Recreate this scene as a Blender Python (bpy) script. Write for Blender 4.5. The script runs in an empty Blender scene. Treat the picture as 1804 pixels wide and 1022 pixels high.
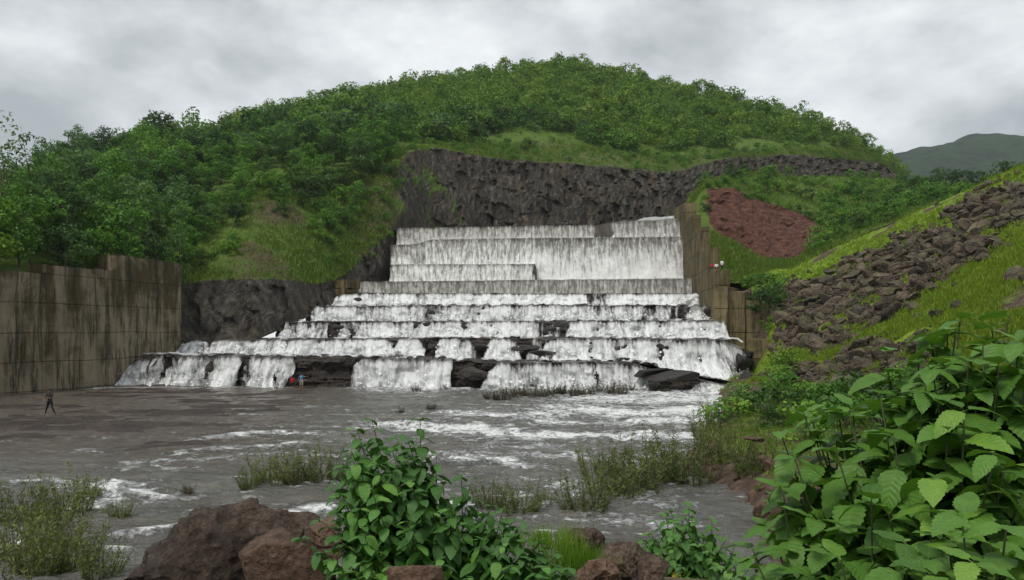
import bpy, bmesh, math, random
import numpy as np
from mathutils import Vector, Matrix, Euler

rng = np.random.default_rng(11)
random.seed(11)
SC = bpy.context.scene
COL = SC.collection

# ------------------------------------------------------------------ camera, sky, sun, exposure
F, CX, HY, EYE = 1400.0, 902.0, 590.0, 5.8      # survey: focal length (photo px), principal column, horizon row, eye height over river
cam_d = bpy.data.cameras.new('camera')
cam = bpy.data.objects.new('camera', cam_d)
COL.objects.link(cam)
cam.location = (0, 0, EYE)
cam.rotation_euler = (math.radians(90), 0, 0)
cam_d.sensor_width = 36.0
cam_d.lens = 36.0 * F / 1804.0
cam_d.shift_y = (HY - 511.0) / 1804.0
cam_d.clip_start = 0.05
cam_d.clip_end = 9000
SC.camera = cam

SUN_EL, SUN_AZ = math.radians(58), math.radians(215)   # azimuth clockwise from +Y
w = bpy.data.worlds.new('World'); SC.world = w; w.use_nodes = True
nt = w.node_tree; nt.nodes.clear()
def wn(t, **k):
    n = nt.nodes.new(t)
    for a, b in k.items(): setattr(n, a, b)
    return n
sky = wn('ShaderNodeTexSky', sky_type='NISHITA', sun_disc=False, sun_elevation=SUN_EL, sun_rotation=SUN_AZ)
b1 = wn('ShaderNodeBackground'); b1.inputs['Strength'].default_value = 0.10
nt.links.new(sky.outputs[0], b1.inputs['Color'])
tc = wn('ShaderNodeTexCoord')
mp = wn('ShaderNodeMapping'); mp.inputs['Scale'].default_value = (1.0, 1.0, 1.75); mp.inputs['Location'].default_value = (3.1, 0.4, 0.2)
nt.links.new(tc.outputs['Generated'], mp.inputs['Vector'])
nz = wn('ShaderNodeTexNoise'); nz.inputs['Scale'].default_value = 2.3; nz.inputs['Detail'].default_value = 7; nz.inputs['Roughness'].default_value = 0.56; nz.inputs['Distortion'].default_value = 0.1
nt.links.new(mp.outputs[0], nz.inputs['Vector'])
rp = wn('ShaderNodeValToRGB')
el = rp.color_ramp.elements
el[0].position = 0.41; el[0].color = (0.37, 0.40, 0.415, 1)
el[1].position = 0.60; el[1].color = (0.84, 0.865, 0.875, 1)
e = el.new(0.50); e.color = (0.57, 0.60, 0.615, 1)
nt.links.new(nz.outputs['Fac'], rp.inputs['Fac'])
b2 = wn('ShaderNodeBackground'); b2.inputs['Strength'].default_value = 1.0
nt.links.new(rp.outputs[0], b2.inputs['Color'])
ms = wn('ShaderNodeMixShader'); ms.inputs[0].default_value = 0.94
nt.links.new(b1.outputs[0], ms.inputs[1]); nt.links.new(b2.outputs[0], ms.inputs[2])
wo = wn('ShaderNodeOutputWorld'); nt.links.new(ms.outputs[0], wo.inputs['Surface'])

sd = bpy.data.lights.new('sun', 'SUN'); sd.energy = 2.0; sd.angle = math.radians(14); sd.color = (1.0, 0.96, 0.90)
sun = bpy.data.objects.new('sun', sd); COL.objects.link(sun)
sdir = Vector((math.sin(SUN_AZ) * math.cos(SUN_EL), math.cos(SUN_AZ) * math.cos(SUN_EL), math.sin(SUN_EL)))
sun.rotation_euler = sdir.to_track_quat('Z', 'Y').to_euler()
SC.view_settings.view_transform = 'Standard'; SC.view_settings.look = 'None'
SC.view_settings.exposure = 0.30; SC.view_settings.gamma = 1.0; SC.view_settings.use_curve_mapping = False
SC.render.engine = 'CYCLES'
SC.cycles.max_bounces = 6; SC.cycles.diffuse_bounces = 3; SC.cycles.glossy_bounces = 2
SC.cycles.transmission_bounces = 2; SC.cycles.transparent_max_bounces = 12; SC.cycles.volume_bounces = 0
SC.cycles.caustics_reflective = False; SC.cycles.caustics_refractive = False

# ------------------------------------------------------------------ helpers
def P(px, py, Y):
    """surveyed point: photo column, photo row and distance -> world (arrays allowed)"""
    px = np.asarray(px, float); py = np.asarray(py, float); Y = np.asarray(Y, float)
    return np.stack(np.broadcast_arrays((px - CX) / F * Y, Y, EYE + (HY - py) / F * Y), -1)

def _h(ix, iy, iz, seed):
    n = (ix.astype(np.int64) * 374761393 + iy.astype(np.int64) * 668265263 + iz.astype(np.int64) * 2147483647 + seed * 974634541) & 0xffffffff
    n = ((n ^ (n >> 13)) * 1274126177) & 0xffffffff
    n = ((n ^ (n >> 15)) * 2246822519) & 0xffffffff
    return ((n ^ (n >> 16)) & 0xffff) / 32767.5 - 1.0

def vnoise(p, seed=0):
    p = np.asarray(p, float); i = np.floor(p).astype(np.int64); f = p - i
    f = f * f * f * (f * (f * 6 - 15) + 10)
    x, y, z = i[..., 0], i[..., 1], i[..., 2]; r = 0
    for dx in (0, 1):
        wx = f[..., 0] if dx else 1 - f[..., 0]
        for dy in (0, 1):
            wy = f[..., 1] if dy else 1 - f[..., 1]
            for dz in (0, 1):
                wz = f[..., 2] if dz else 1 - f[..., 2]
                r = r + wx * wy * wz * _h(x + dx, y + dy, z + dz, seed)
    return r

def fbm(p, oct=4, seed=0, gain=0.5, ridged=False):
    p = np.asarray(p, float); a, s, t = 1.0, 0, 0
    for k in range(oct):
        n = vnoise(p, seed + k * 17)
        if ridged: n = 1 - 2 * np.abs(n)
        s = s + a * n; t += a; a *= gain; p = p * 2.03 + 11.7
    return s / t

def sstep(a, b, x):
    t = np.clip((x - a) / (b - a), 0, 1); return t * t * (3 - 2 * t)

def mesh_data(name, V, Fs, attrs=None, uv=None, smooth=False):
    V = np.asarray(V, np.float32).reshape(-1, 3)
    if not isinstance(Fs, list): Fs = [Fs]
    Fs = [np.asarray(f, np.int32) for f in Fs if len(f)]
    me = bpy.data.meshes.new(name)
    me.vertices.add(len(V)); me.vertices.foreach_set('co', V.ravel())
    idx = np.concatenate([f.ravel() for f in Fs]); cnt = np.concatenate([np.full(len(f), f.shape[1], np.int32) for f in Fs])
    st = np.concatenate([[0], np.cumsum(cnt)[:-1]]).astype(np.int32)
    me.loops.add(len(idx)); me.loops.foreach_set('vertex_index', idx)
    me.polygons.add(len(cnt)); me.polygons.foreach_set('loop_start', st)
    me.polygons.foreach_set('use_smooth', np.full(len(cnt), bool(smooth)))
    for k, v in (attrs or {}).items():
        a = me.attributes.new(k, 'FLOAT', 'POINT'); a.data.foreach_set('value', np.asarray(v, np.float32).ravel())
    if uv is not None:
        l = me.uv_layers.new(name='UVMap'); l.data.foreach_set('uv', np.asarray(uv, np.float32).reshape(-1, 2)[idx].ravel())
    me.update(calc_edges=True)
    return me

def link(name, me, mat=None, parent=None, loc=None, rot=None, scale=None):
    if mat is not None and len(me.materials) == 0: me.materials.append(mat)
    o = bpy.data.objects.new(name, me); COL.objects.link(o)
    if parent is not None: o.parent = parent
    if loc is not None: o.location = loc
    if rot is not None: o.rotation_euler = rot
    if scale is not None: o.scale = scale if hasattr(scale, '__len__') else (scale,) * 3
    return o

def mk(name, V, Fs, mat, parent=None, attrs=None, uv=None, smooth=False):
    return link(name, mesh_data(name, V, Fs, attrs, uv, smooth), mat, parent)

def tag(o, label=None, cat=None, group=None, kind=None):
    for k, v in (('label', label), ('category', cat), ('group', group), ('kind', kind)):
        if v: o[k] = v
    return o

def empty(name, loc, rz=0, scale=1.0):
    o = bpy.data.objects.new(name, None); COL.objects.link(o); o.location = loc; o.rotation_euler = (0, 0, rz)
    o.scale = scale if hasattr(scale, '__len__') else (scale,) * 3
    o.empty_display_size = 0.2
    return o

def grid_faces(nr, nc):
    r, c = np.meshgrid(np.arange(nr - 1), np.arange(nc - 1), indexing='ij'); a = (r * nc + c).ravel()
    return np.stack([a, a + 1, a + nc + 1, a + nc], 1)

def tube(pts, rad, n=6, cap=True):
    pts = np.asarray(pts, float); m = len(pts); rad = np.broadcast_to(np.asarray(rad, float), (m,))
    t = np.gradient(pts, axis=0); t /= np.linalg.norm(t, axis=1, keepdims=True) + 1e-9
    ref = np.where(np.abs(t[:, 2:3]) > 0.9, np.array([[1., 0, 0]]), np.array([[0., 0, 1]]))
    u = np.cross(t, ref); u /= np.linalg.norm(u, axis=1, keepdims=True) + 1e-9; v = np.cross(t, u)
    a = np.arange(n) * 2 * math.pi / n
    V = pts[:, None] + rad[:, None, None] * (np.cos(a)[None, :, None] * u[:, None] + np.sin(a)[None, :, None] * v[:, None])
    V = V.reshape(-1, 3); fs = []
    for i in range(m - 1):
        for j in range(n):
            k = (j + 1) % n; fs.append((i * n + j, i * n + k, (i + 1) * n + k, (i + 1) * n + j))
    tri = []
    if cap:
        V = np.vstack([V, pts[-1] + t[-1] * rad[-1] * 0.5, pts[0]]); e1 = len(V) - 2
        for j in range(n):
            tri.append(((m - 1) * n + j, (m - 1) * n + (j + 1) % n, e1)); tri.append(((j + 1) % n, j, e1 + 1))
    return V, np.array(fs), np.array(tri).reshape(-1, 3)

class Acc:
    """collects geometry into one mesh"""
    def __init__(s): s.V = []; s.q = []; s.t = []; s.n = 0; s.at = {}
    def add(s, V, q=(), t=(), **at):
        V = np.asarray(V, float).reshape(-1, 3)
        if len(q): s.q.append(np.asarray(q) + s.n)
        if len(t): s.t.append(np.asarray(t) + s.n)
        for k, v in at.items(): s.at.setdefault(k, []).append(np.broadcast_to(np.asarray(v, float), (len(V),)))
        s.V.append(V); s.n += len(V)
    def tube(s, *a, **k):
        V, q, t = tube(*a, **k); s.add(V, q, t)
    def box(s, lo, hi):
        (a, b, c), (d, e, f) = lo, hi
        s.add([(a, b, c), (d, b, c), (d, e, c), (a, e, c), (a, b, f), (d, b, f), (d, e, f), (a, e, f)],
              [(0, 3, 2, 1), (4, 5, 6, 7), (0, 1, 5, 4), (1, 2, 6, 5), (2, 3, 7, 6), (3, 0, 4, 7)])
    def data(s, name, smooth=False):
        fs = ([np.vstack(s.q)] if s.q else []) + ([np.vstack(s.t)] if s.t else [])
        return mesh_data(name, np.vstack(s.V), fs, {k: np.concatenate(v) for k, v in s.at.items()}, None, smooth)

# ------------------------------------------------------------------ materials
class NT:
    def __init__(s, name):
        s.m = bpy.data.materials.new(name); s.m.use_nodes = True; s.t = s.m.node_tree; s.t.nodes.clear()
        s.out = s.t.nodes.new('ShaderNodeOutputMaterial')
    def put(s, sock, v):
        if isinstance(v, bpy.types.NodeSocket): s.t.links.new(v, sock)
        elif v is not None:
            if hasattr(v, '__len__') and len(v) == 3 and sock.type == 'RGBA': v = (*v, 1)
            sock.default_value = v
    def n(s, typ, props=None, **inp):
        n = s.t.nodes.new(typ)
        for k, v in (props or {}).items(): setattr(n, k, v)
        for k, v in inp.items(): s.put(n.inputs[int(k[1:])] if k[0] == '_' and k[1:].isdigit() else n.inputs[k.replace('__', ' ')], v)
        return n
    def coord(s, which='Object', scale=(1, 1, 1), rnd=0.0):
        v = s.n('ShaderNodeTexCoord').outputs[which]
        m = s.n('ShaderNodeMapping', Vector=v, Scale=scale)
        if rnd:
            r = s.n('ShaderNodeObjectInfo').outputs['Random']
            k = s.math('MULTIPLY', r, rnd)
            c = s.n('ShaderNodeCombineXYZ', X=k, Y=k, Z=k).outputs[0]; s.put(m.inputs['Location'], c)
        return m.outputs[0]
    def noise(s, vec, scale=1.0, detail=4, rough=0.5, dist=0.0, typ='FBM'):
        return s.n('ShaderNodeTexNoise', {'noise_type': typ}, Vector=vec, Scale=scale, Detail=detail, Roughness=rough, Distortion=dist).outputs[0]
    def ramp(s, fac, stops, interp='LINEAR'):
        n = s.n('ShaderNodeValToRGB'); n.color_ramp.interpolation = interp; e = n.color_ramp.elements
        while len(e) < len(stops): e.new(0.5)
        for x, (p, c) in zip(e, stops):
            x.position = p; x.color = (c, c, c, 1) if not hasattr(c, '__len__') else (*c, 1)
        s.put(n.inputs[0], fac); return n.outputs[0]
    def math(s, op, a, b=None, clamp=False):
        n = s.n('ShaderNodeMath', {'operation': op, 'use_clamp': clamp}); s.put(n.inputs[0], a); s.put(n.inputs[1], b); return n.outputs[0]
    def mix(s, fac, a, b, blend='MIX'):
        n = s.n('ShaderNodeMix', {'data_type': 'RGBA', 'blend_type': blend})
        s.put(n.inputs[0], fac); s.put(n.inputs[6], a); s.put(n.inputs[7], b); return n.outputs[2]
    def attr(s, name): return s.n('ShaderNodeAttribute', {'attribute_name': name}).outputs['Fac']
    def rand(s): return s.n('ShaderNodeObjectInfo').outputs['Random']
    def bump(s, h, strength=0.5, dist=0.1, normal=None):
        n = s.n('ShaderNodeBump', Height=h, Strength=strength, Distance=dist)
        if normal is not None: s.put(n.inputs['Normal'], normal)
        return n.outputs[0]
    def bsdf(s, col, rough=0.8, normal=None, spec=0.3, **k):
        n = s.n('ShaderNodeBsdfPrincipled', None, Roughness=rough)
        s.put(n.inputs['Base Color'], col); n.inputs['Specular IOR Level'].default_value = spec
        if normal is not None: s.put(n.inputs['Normal'], normal)
        for a, b in k.items(): s.put(n.inputs[a.replace('__', ' ')], b)
        return n.outputs[0]
    def done(s, sh, vol=False):
        s.t.links.new(sh, s.out.inputs['Volume' if vol else 'Surface']); return s.m

def rock_mat(name, dark, mid, light, scale=1.0, rnd=0.0, bump=0.8, rough=0.75, moss=None, coord=(1, 1, 1), crack_lo=0.45):
    t = NT(name); c = t.coord('Object', coord, rnd)
    a = t.noise(c, 0.5 * scale, 6, 0.6); b = t.noise(c, 3.5 * scale, 8, 0.65); v = t.n('ShaderNodeTexVoronoi', {'feature': 'DISTANCE_TO_EDGE'}, Vector=t.n('ShaderNodeMapping', Vector=c, Scale=(1, 1, 1.7)).outputs[0], Scale=1.1 * scale).outputs[0]
    g = t.noise(c, 13.0 * scale, 5, 0.7)
    k = t.math('ADD', t.math('MULTIPLY', a, 0.5), t.math('ADD', t.math('MULTIPLY', b, 0.45), t.math('MULTIPLY', t.math('SUBTRACT', g, 0.45), 0.35)))
    col = t.ramp(k, [(0.33, dark), (0.5, mid), (0.68, light)])
    crack = t.ramp(v, [(0.0, crack_lo), (0.05, 1.0)])
    col = t.mix(1.0, col, crack, 'MULTIPLY')
    if rnd:
        col = t.mix(1.0, col, t.ramp(t.rand(), [(0, (0.72, 0.72, 0.72)), (0.5, (1.0, 0.97, 0.93)), (1, (1.25, 1.22, 1.2))]), 'MULTIPLY')
    if moss is not None:
        g = t.n('ShaderNodeNewGeometry').outputs['Normal']; z = t.n('ShaderNodeSeparateXYZ', Vector=g).outputs[2]
        mfac = t.ramp(t.math('ADD', t.math('MULTIPLY', z, 0.25), t.noise(c, 0.8 * scale, 5, 0.6)), [(0.66, 0.0), (0.82, 1.0)])
        col = t.mix(t.math('MULTIPLY', mfac, moss[1]), col, moss[0])
    h = t.math('ADD', t.math('ADD', b, t.math('MULTIPLY', g, 0.35)), t.math('MULTIPLY', t.ramp(v, [(0, 0), (0.12, 1)]), 0.35 * (1 - crack_lo)))
    return t.done(t.bsdf(col, rough, t.bump(h, bump, 0.25 / scale)))

def foliage_mat(name, dark, light, warm, trans=0.25, rough=0.55, amp=1.0, leaf_spec=0.25):
    t = NT(name)
    k = t.math('ADD', t.math('MULTIPLY', t.attr('tone'), 0.62), t.math('MULTIPLY', t.rand(), 0.38))
    col = t.ramp(k, [(0.1, dark), (0.62, light), (1.0, warm)])
    d = t.bsdf(col, rough, None, leaf_spec)
    tr = t.n('ShaderNodeBsdfTranslucent', None, Color=t.mix(0.5, col, (light[0] * 1.6, light[1] * 1.5, light[2]))).outputs[0]
    m = t.n('ShaderNodeMixShader'); t.put(m.inputs[0], trans); t.put(m.inputs[1], d); t.put(m.inputs[2], tr)
    return t.done(m.outputs[0])

def plain(name, col, rough=0.7, var=0.25, scale=8, spec=0.3):
    t = NT(name); c = t.coord('Object'); n = t.noise(c, scale, 4, 0.6)
    return t.done(t.bsdf(t.mix(n, tuple(x * (1 - var) for x in col), tuple(min(1, x * (1 + var)) for x in col)), rough, None, spec))

M = {}
M['ledge'] = rock_mat('ledge_rock', (0.012, 0.010, 0.009), (0.045, 0.035, 0.028), (0.10, 0.08, 0.065), 0.9, 0, 1.0, 0.5)
M['boulder'] = rock_mat('boulder_rock', (0.024, 0.019, 0.014), (0.086, 0.068, 0.048), (0.19, 0.155, 0.112), 0.9, 40.0, 0.8, 0.85, ((0.09, 0.12, 0.02), 0.35))
M['wetrock'] = rock_mat('wet_rock', (0.010, 0.009, 0.009), (0.030, 0.026, 0.023), (0.075, 0.062, 0.052), 1.2, 40.0, 0.8, 0.4)
M['redrock'] = rock_mat('red_brown_rock', (0.035, 0.020, 0.013), (0.115, 0.070, 0.047), (0.26, 0.17, 0.12), 3.2, 40.0, 0.9, 0.7, None, (1, 1, 1), 1.0)
M['darkrock'] = rock_mat('dark_brown_rock', (0.014, 0.010, 0.008), (0.072, 0.048, 0.033), (0.24, 0.175, 0.135), 3.0, 40.0, 1.0, 0.62, None, (1, 1, 1), 1.0)
M['bark'] = rock_mat('bark', (0.03, 0.024, 0.018), (0.085, 0.07, 0.055), (0.17, 0.15, 0.125), 6.0, 20.0, 0.6, 0.9, None, (1, 1, 0.25))
M['leaf_hill'] = foliage_mat('hill_foliage', (0.024, 0.060, 0.008), (0.100, 0.205, 0.016), (0.20, 0.275, 0.025))
M['leaf_left'] = foliage_mat('tree_foliage', (0.022, 0.068, 0.010), (0.096, 0.230, 0.020), (0.21, 0.31, 0.032))
M['leaf_dark'] = foliage_mat('dark_foliage', (0.011, 0.034, 0.008), (0.040, 0.095, 0.015), (0.080, 0.135, 0.020))
M['leaf_pale'] = foliage_mat('pale_foliage', (0.028, 0.068, 0.018), (0.095, 0.190, 0.045), (0.16, 0.23, 0.055))
M['willow'] = foliage_mat('willow_foliage', (0.045, 0.065, 0.018), (0.130, 0.175, 0.040), (0.25, 0.26, 0.075))
M['grass'] = foliage_mat('grass_blades', (0.060, 0.100, 0.010), (0.16, 0.245, 0.014), (0.32, 0.34, 0.040), 0.3)
M['grass_dry'] = foliage_mat('slope_grass', (0.045, 0.085, 0.010), (0.115, 0.190, 0.018), (0.22, 0.23, 0.045), 0.25)
M['fern'] = foliage_mat('bright_grass', (0.05, 0.11, 0.012), (0.14, 0.27, 0.02), (0.26, 0.36, 0.05), 0.35)
M['reed'] = foliage_mat('reed_foliage', (0.022, 0.020, 0.010), (0.060, 0.052, 0.022), (0.10, 0.075, 0.035))

# ------------------------------------------------------------------ terrain
def hill_material():
    t = NT('hill_ground'); c = t.coord('Object')
    n1 = t.noise(c, 0.12, 6, 0.6); n2 = t.noise(c, 0.9, 6, 0.65); n3 = t.noise(c, 3.0, 5, 0.7)
    green = t.ramp(t.math('ADD', t.math('MULTIPLY', n2, 0.6), t.math('MULTIPLY', n3, 0.4)), [(0.3, (0.034, 0.070, 0.009)), (0.5, (0.085, 0.150, 0.015)), (0.7, (0.17, 0.21, 0.030))])
    soil = t.ramp(n3, [(0.3, (0.055, 0.040, 0.022)), (0.7, (0.15, 0.112, 0.062))])
    gs = t.ramp(t.math('ADD', t.attr('soil'), t.math('MULTIPLY', t.math('SUBTRACT', n2, 0.5), 1.3)), [(0.35, 0.0), (0.65, 1.0)])
    ground = t.mix(gs, green, soil)
    v = t.n('ShaderNodeTexVoronoi', {'feature': 'F1'}, Vector=t.n('ShaderNodeMapping', Vector=c, Scale=(1, 1, 0.42)).outputs[0], Scale=0.75).outputs
    rn = t.noise(t.n('ShaderNodeMapping', Vector=c, Scale=(1, 1, 0.3)).outputs[0], 0.9, 8, 0.72)
    rc = t.ramp(rn, [(0.30, (0.014, 0.012, 0.009)), (0.46, (0.046, 0.040, 0.031)), (0.58, (0.098, 0.085, 0.068)), (0.70, (0.215, 0.19, 0.158))])
    rc = t.mix(t.math('MULTIPLY', t.ramp(n1, [(0.48, 0), (0.66, 1)]), 0.45), rc, t.mix(n3, (0.05, 0.033, 0.02), (0.15, 0.10, 0.06)))
    rc = t.mix(0.55, rc, t.mix(1.0, rc, t.ramp(v[0], [(0.0, 1.5), (0.9, 0.45)]), 'MULTIPLY'))
    rf = t.ramp(t.math('ADD', t.attr('rock'), t.math('MULTIPLY', t.math('SUBTRACT', n2, 0.5), 0.9)), [(0.42, 0.0), (0.58, 1.0)])
    red = t.ramp(t.math('ADD', t.math('MULTIPLY', n2, 0.5), t.math('MULTIPLY', n3, 0.5)), [(0.38, (0.032, 0.012, 0.008)), (0.50, (0.092, 0.034, 0.020)), (0.62, (0.175, 0.085, 0.055))])
    col = t.mix(rf, ground, rc)
    col = t.mix(t.ramp(t.math('ADD', t.attr('red'), t.math('MULTIPLY', t.math('SUBTRACT', n2, 0.5), 0.6)), [(0.42, 0), (0.58, 1)]), col, red)
    h = t.math('ADD', t.math('MULTIPLY', rn, 1.2), t.math('MULTIPLY', n3, 0.5))
    return t.done(t.bsdf(col, 0.85, t.bump(h, 0.9, 0.7)))
M['hill'] = hill_material()

class Loft:
    """terrain sheet through surveyed profiles: {column: [(row, distance), ...]}"""
    def __init__(s, cols, x0, x1, dx, segs, blur):
        k = sorted(cols); nr = len(cols[k[0]])
        s.px = np.arange(x0, x1 + 1e-6, dx)
        def sm(a):
            if blur < 1: return a
            w_ = np.hanning(2 * blur + 3)[1:-1]; w_ /= w_.sum()
            return np.convolve(np.pad(a, blur, mode='edge'), w_, 'valid')
        s.py = np.stack([sm(np.interp(s.px, k, [cols[q][r][0] for q in k])) for r in range(nr)], 1)
        s.Y = np.stack([sm(np.interp(s.px, k, [cols[q][r][1] for q in k])) for r in range(nr)], 1)
        s.t = np.concatenate([np.linspace(i, i + 1, n, endpoint=False) for i, n in enumerate(segs)] + [[nr - 1.0]])
        s.nr = nr
    def at(s, px, t):
        px = np.asarray(px, float); t = np.clip(np.asarray(t, float), 0, s.nr - 1.0001)
        i = np.floor(t).astype(int); f = t - i
        A = P(px, s._i(s.py, px, i), s._i(s.Y, px, i)); B = P(px, s._i(s.py, px, i + 1), s._i(s.Y, px, i + 1))
        return A + (B - A) * f[..., None]
    def _i(s, a, px, i):
        g = np.clip((px - s.px[0]) / (s.px[1] - s.px[0]), 0, len(s.px) - 1.001); j = np.floor(g).astype(int); f = g - j
        return a[j, i] * (1 - f) + a[j + 1, i] * f
    def grid(s):
        PX, T = np.meshgrid(s.px, s.t); return PX, T, s.at(PX, T)

E_ = (430, 420)
hill_cols = {
 -260: [(500, 66), (470, 72), (440, 80), (420, 92), (385, 125), (350, 180), (440, 250)],
 0:    [(480, 80), (466, 85), (448, 92), (420, 105), (385, 140), (352, 190), (440, 260)],
 75:   [(484, 84), (467, 89), (442, 97), (410, 111), (375, 148), (345, 196), (440, 270)],
 130:  [(487, 88), (468, 93), (435, 102), (390, 118), (335, 160), (290, 205), (420, 280)],
 270:  [(500, 97), (480, 101), (430, 111), (370, 126), (305, 172), (246, 220), (420, 290)],
 300:  [(604, 101), (505, 106), (440, 116), (370, 132), (300, 180), (250, 230), (420, 300)],
 380:  [(602, 104), (492, 110), (430, 121), (345, 140), (290, 190), (245, 245), (420, 310)],
 450:  [(600, 106), (487, 113), (400, 126), (325, 146), (270, 195), (213, 280), (420, 340)],
 510:  [(574, 113), (492, 118), (400, 132), (312, 152), (250, 210), (200, 300), (420, 360)],
 560:  [(550, 123), (503, 127), (400, 140), (302, 158), (230, 220), (186, 315), (420, 370)],
 610:  [(530, 134), (482, 138), (400, 146), (292, 164), (220, 240), (180, 330), (420, 400)],
 650:  [(500, 143), (440, 147), (360, 156), (280, 170), (215, 250), (172, 345), (420, 420)],
 690:  [(500, 151), (400, 155), (300, 165), (262, 177), (210, 265), (160, 355), (420, 430)],
 722:  [(440, 162), (350, 166), (266, 174), (255, 192), (205, 275), (152, 362), (420, 440)],
 760:  [(432, 173), (340, 178), (262, 184), (250, 204), (195, 285), (145, 368), (420, 440)],
 870:  [(428, 190), (350, 194), (279, 200), (255, 226), (185, 300), (135, 376), (420, 450)],
 950:  [(425, 198), (350, 202), (287, 208), (250, 240), (180, 305), (118, 382), (420, 450)],
 1000: [(422, 204), (350, 208), (286, 213), (252, 246), (180, 308), (117, 384), (420, 450)],
 1060: [(420, 212), (350, 216), (295, 221), (262, 250), (190, 308), (130, 380), (420, 450)],
 1180: [(410, 226), (350, 230), (306, 235), (275, 256), (205, 305), (155, 365), (420, 440)],
 1240: [(380, 240), (330, 243), (290, 248), (272, 262), (215, 300), (170, 355), (420, 430)],
 1290: [(370, 252), (320, 255), (277, 259), (266, 272), (225, 300), (180, 348), (420, 420)],
 1400: [(345, 275), (308, 277), (274, 281), (262, 290), (240, 310), (208, 335), (420, 410)],
 1500: [(340, 295), (308, 297), (281, 301), (268, 306), (256, 315), (240, 325), (420, 400)],
 1560: [(345, 305), (310, 307), (290, 310), (284, 313), (280, 318), (276, 322), (420, 390)],
 1600: [(380, 310), (350, 312), (325, 315), (322, 319), (320, 323), (320, 327), (420, 380)],
 1660: [(400, 312), (370, 314), (350, 317), (348, 320), (346, 324), (346, 330), (420, 380)],
}
hill = Loft(hill_cols, -260, 1660, 4, [24, 30, 16, 24, 24, 6], 4)
PX, T, V = hill.grid()
fl = V.reshape(-1, 3)
wig = fbm(fl * 0.06, 3, 3).reshape(PX.shape)
right = sstep(668, 775, PX + wig * 120 + 14 * (T - 1) * (T < 2.2))
rock = right * (1 - sstep(1.90, 2.12, T + wig * 0.22))
rock = np.maximum(rock, (1 - right) * sstep(292, 312, PX) * (1 - sstep(0.88, 1.06, T + wig * 0.25)))
rock = np.maximum(rock, 0.55 * sstep(1240, 1300, PX) * (T > 1.9) * (T < 2.9) * (wig > 0.1))
soil = 0.22 + 0.5 * (1 - right) * sstep(300, 330, PX) * (T < 2.9) * np.clip(wig * 2.2 + 0.35, 0, 1) + 0.25 * right * (T < 3) * (T > 1.9)
soil = np.where((PX > 600) & (PX < 740) & (T < 2.1), np.maximum(soil, 0.35 + 0.25 * (wig > 0)), soil)
q = fl * np.array([1, 1, 0.32])
rid = fbm(q * 0.22, 4, 21, 0.55, True).reshape(PX.shape); fine = fbm(q * 0.8, 3, 31).reshape(PX.shape); big = fbm(fl * 0.05, 3, 41).reshape(PX.shape)
colx = np.floor((fl[:, 0] + fl[:, 1] * 0.3 + 1.2 * fbm(fl * 0.3, 2, 44)) / 1.9); lay = np.floor((fl[:, 2] + 0.18 * fl[:, 0] + 3.0 * fbm(fl * 0.15, 2, 46)) / 4.2)
blk = vnoise(np.stack([colx * 1.37, lay * 2.71, np.zeros_like(colx)], -1), 12).reshape(PX.shape)
push = rock * (0.8 * rid + 0.8 * fine + 1.3 * blk + 1.6 * big) + (1 - rock) * (0.45 * fine + 1.2 * big)
edge = sstep(0, 0.3, T)
V = V.copy(); V[..., 1] -= push * edge; V[..., 2] += (1 - rock) * (0.5 * big + 0.25 * fine) * edge
o = mk('hill', V, grid_faces(*PX.shape), M['hill'], attrs={'rock': rock, 'soil': soil, 'red': np.zeros(PX.size)}, smooth=False)
tag(o, 'wooded hill with a dark cut rock cliff behind the spillway', kind='structure')

mound_cols = {
 1196: [(480, 150), (440, 156), (400, 162), (372, 166), (420, 180)],
 1215: [(488, 132), (430, 152), (372, 168), (345, 178), (420, 195)],
 1240: [(492, 126), (402, 158), (330, 172), (324, 180), (420, 205)],
 1290: [(500, 122), (425, 156), (329, 172), (305, 186), (420, 215)],
 1340: [(502, 121), (456, 150), (352, 171), (303, 192), (420, 225)],
 1400: [(480, 124), (460, 149), (374, 170), (312, 202), (420, 235)],
 1460: [(440, 130), (420, 154), (402, 167), (312, 212), (420, 240)],
 1500: [(420, 134), (400, 158), (385, 170), (312, 216), (420, 245)],
 1580: [(390, 142), (370, 164), (360, 176), (318, 226), (420, 255)],
 1660: [(360, 150), (350, 172), (345, 184), (332, 236), (420, 262)],
 1760: [(350, 160), (345, 180), (342, 190), (338, 242), (420, 270)],
}
mound = Loft(mound_cols, 1196, 1760, 4, [16, 24, 14, 5], 3)
PX, T, V = mound.grid(); fl = V.reshape(-1, 3)
wig = fbm(fl * 0.12, 3, 5).reshape(PX.shape)
red = sstep(1236, 1256, PX + wig * 10) * (1 - sstep(1440, 1468, PX + wig * 20)) * sstep(0.86, 1.08, T + wig * 0.2) * (1 - sstep(1.92, 2.06, T + wig * 0.12))
rid = fbm(fl * np.array([0.35, 0.35, 0.12]), 4, 61, 0.55, True).reshape(PX.shape); big = fbm(fl * 0.1, 3, 71).reshape(PX.shape)
V = V.copy(); V[..., 1] -= red * (1.2 * rid + 0.5 * fbm(fl * 0.9, 3, 65).reshape(PX.shape)) + 0.8 * big; V[..., 2] += 0.4 * big
o = mk('earth_mound', V, grid_faces(*PX.shape), M['hill'], attrs={'rock': np.zeros(PX.size), 'soil': np.full(PX.size, 0.12), 'red': red}, smooth=False)
tag(o, 'grassy mound with a bare red earth cut beside the spillway wall', kind='structure')

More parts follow.
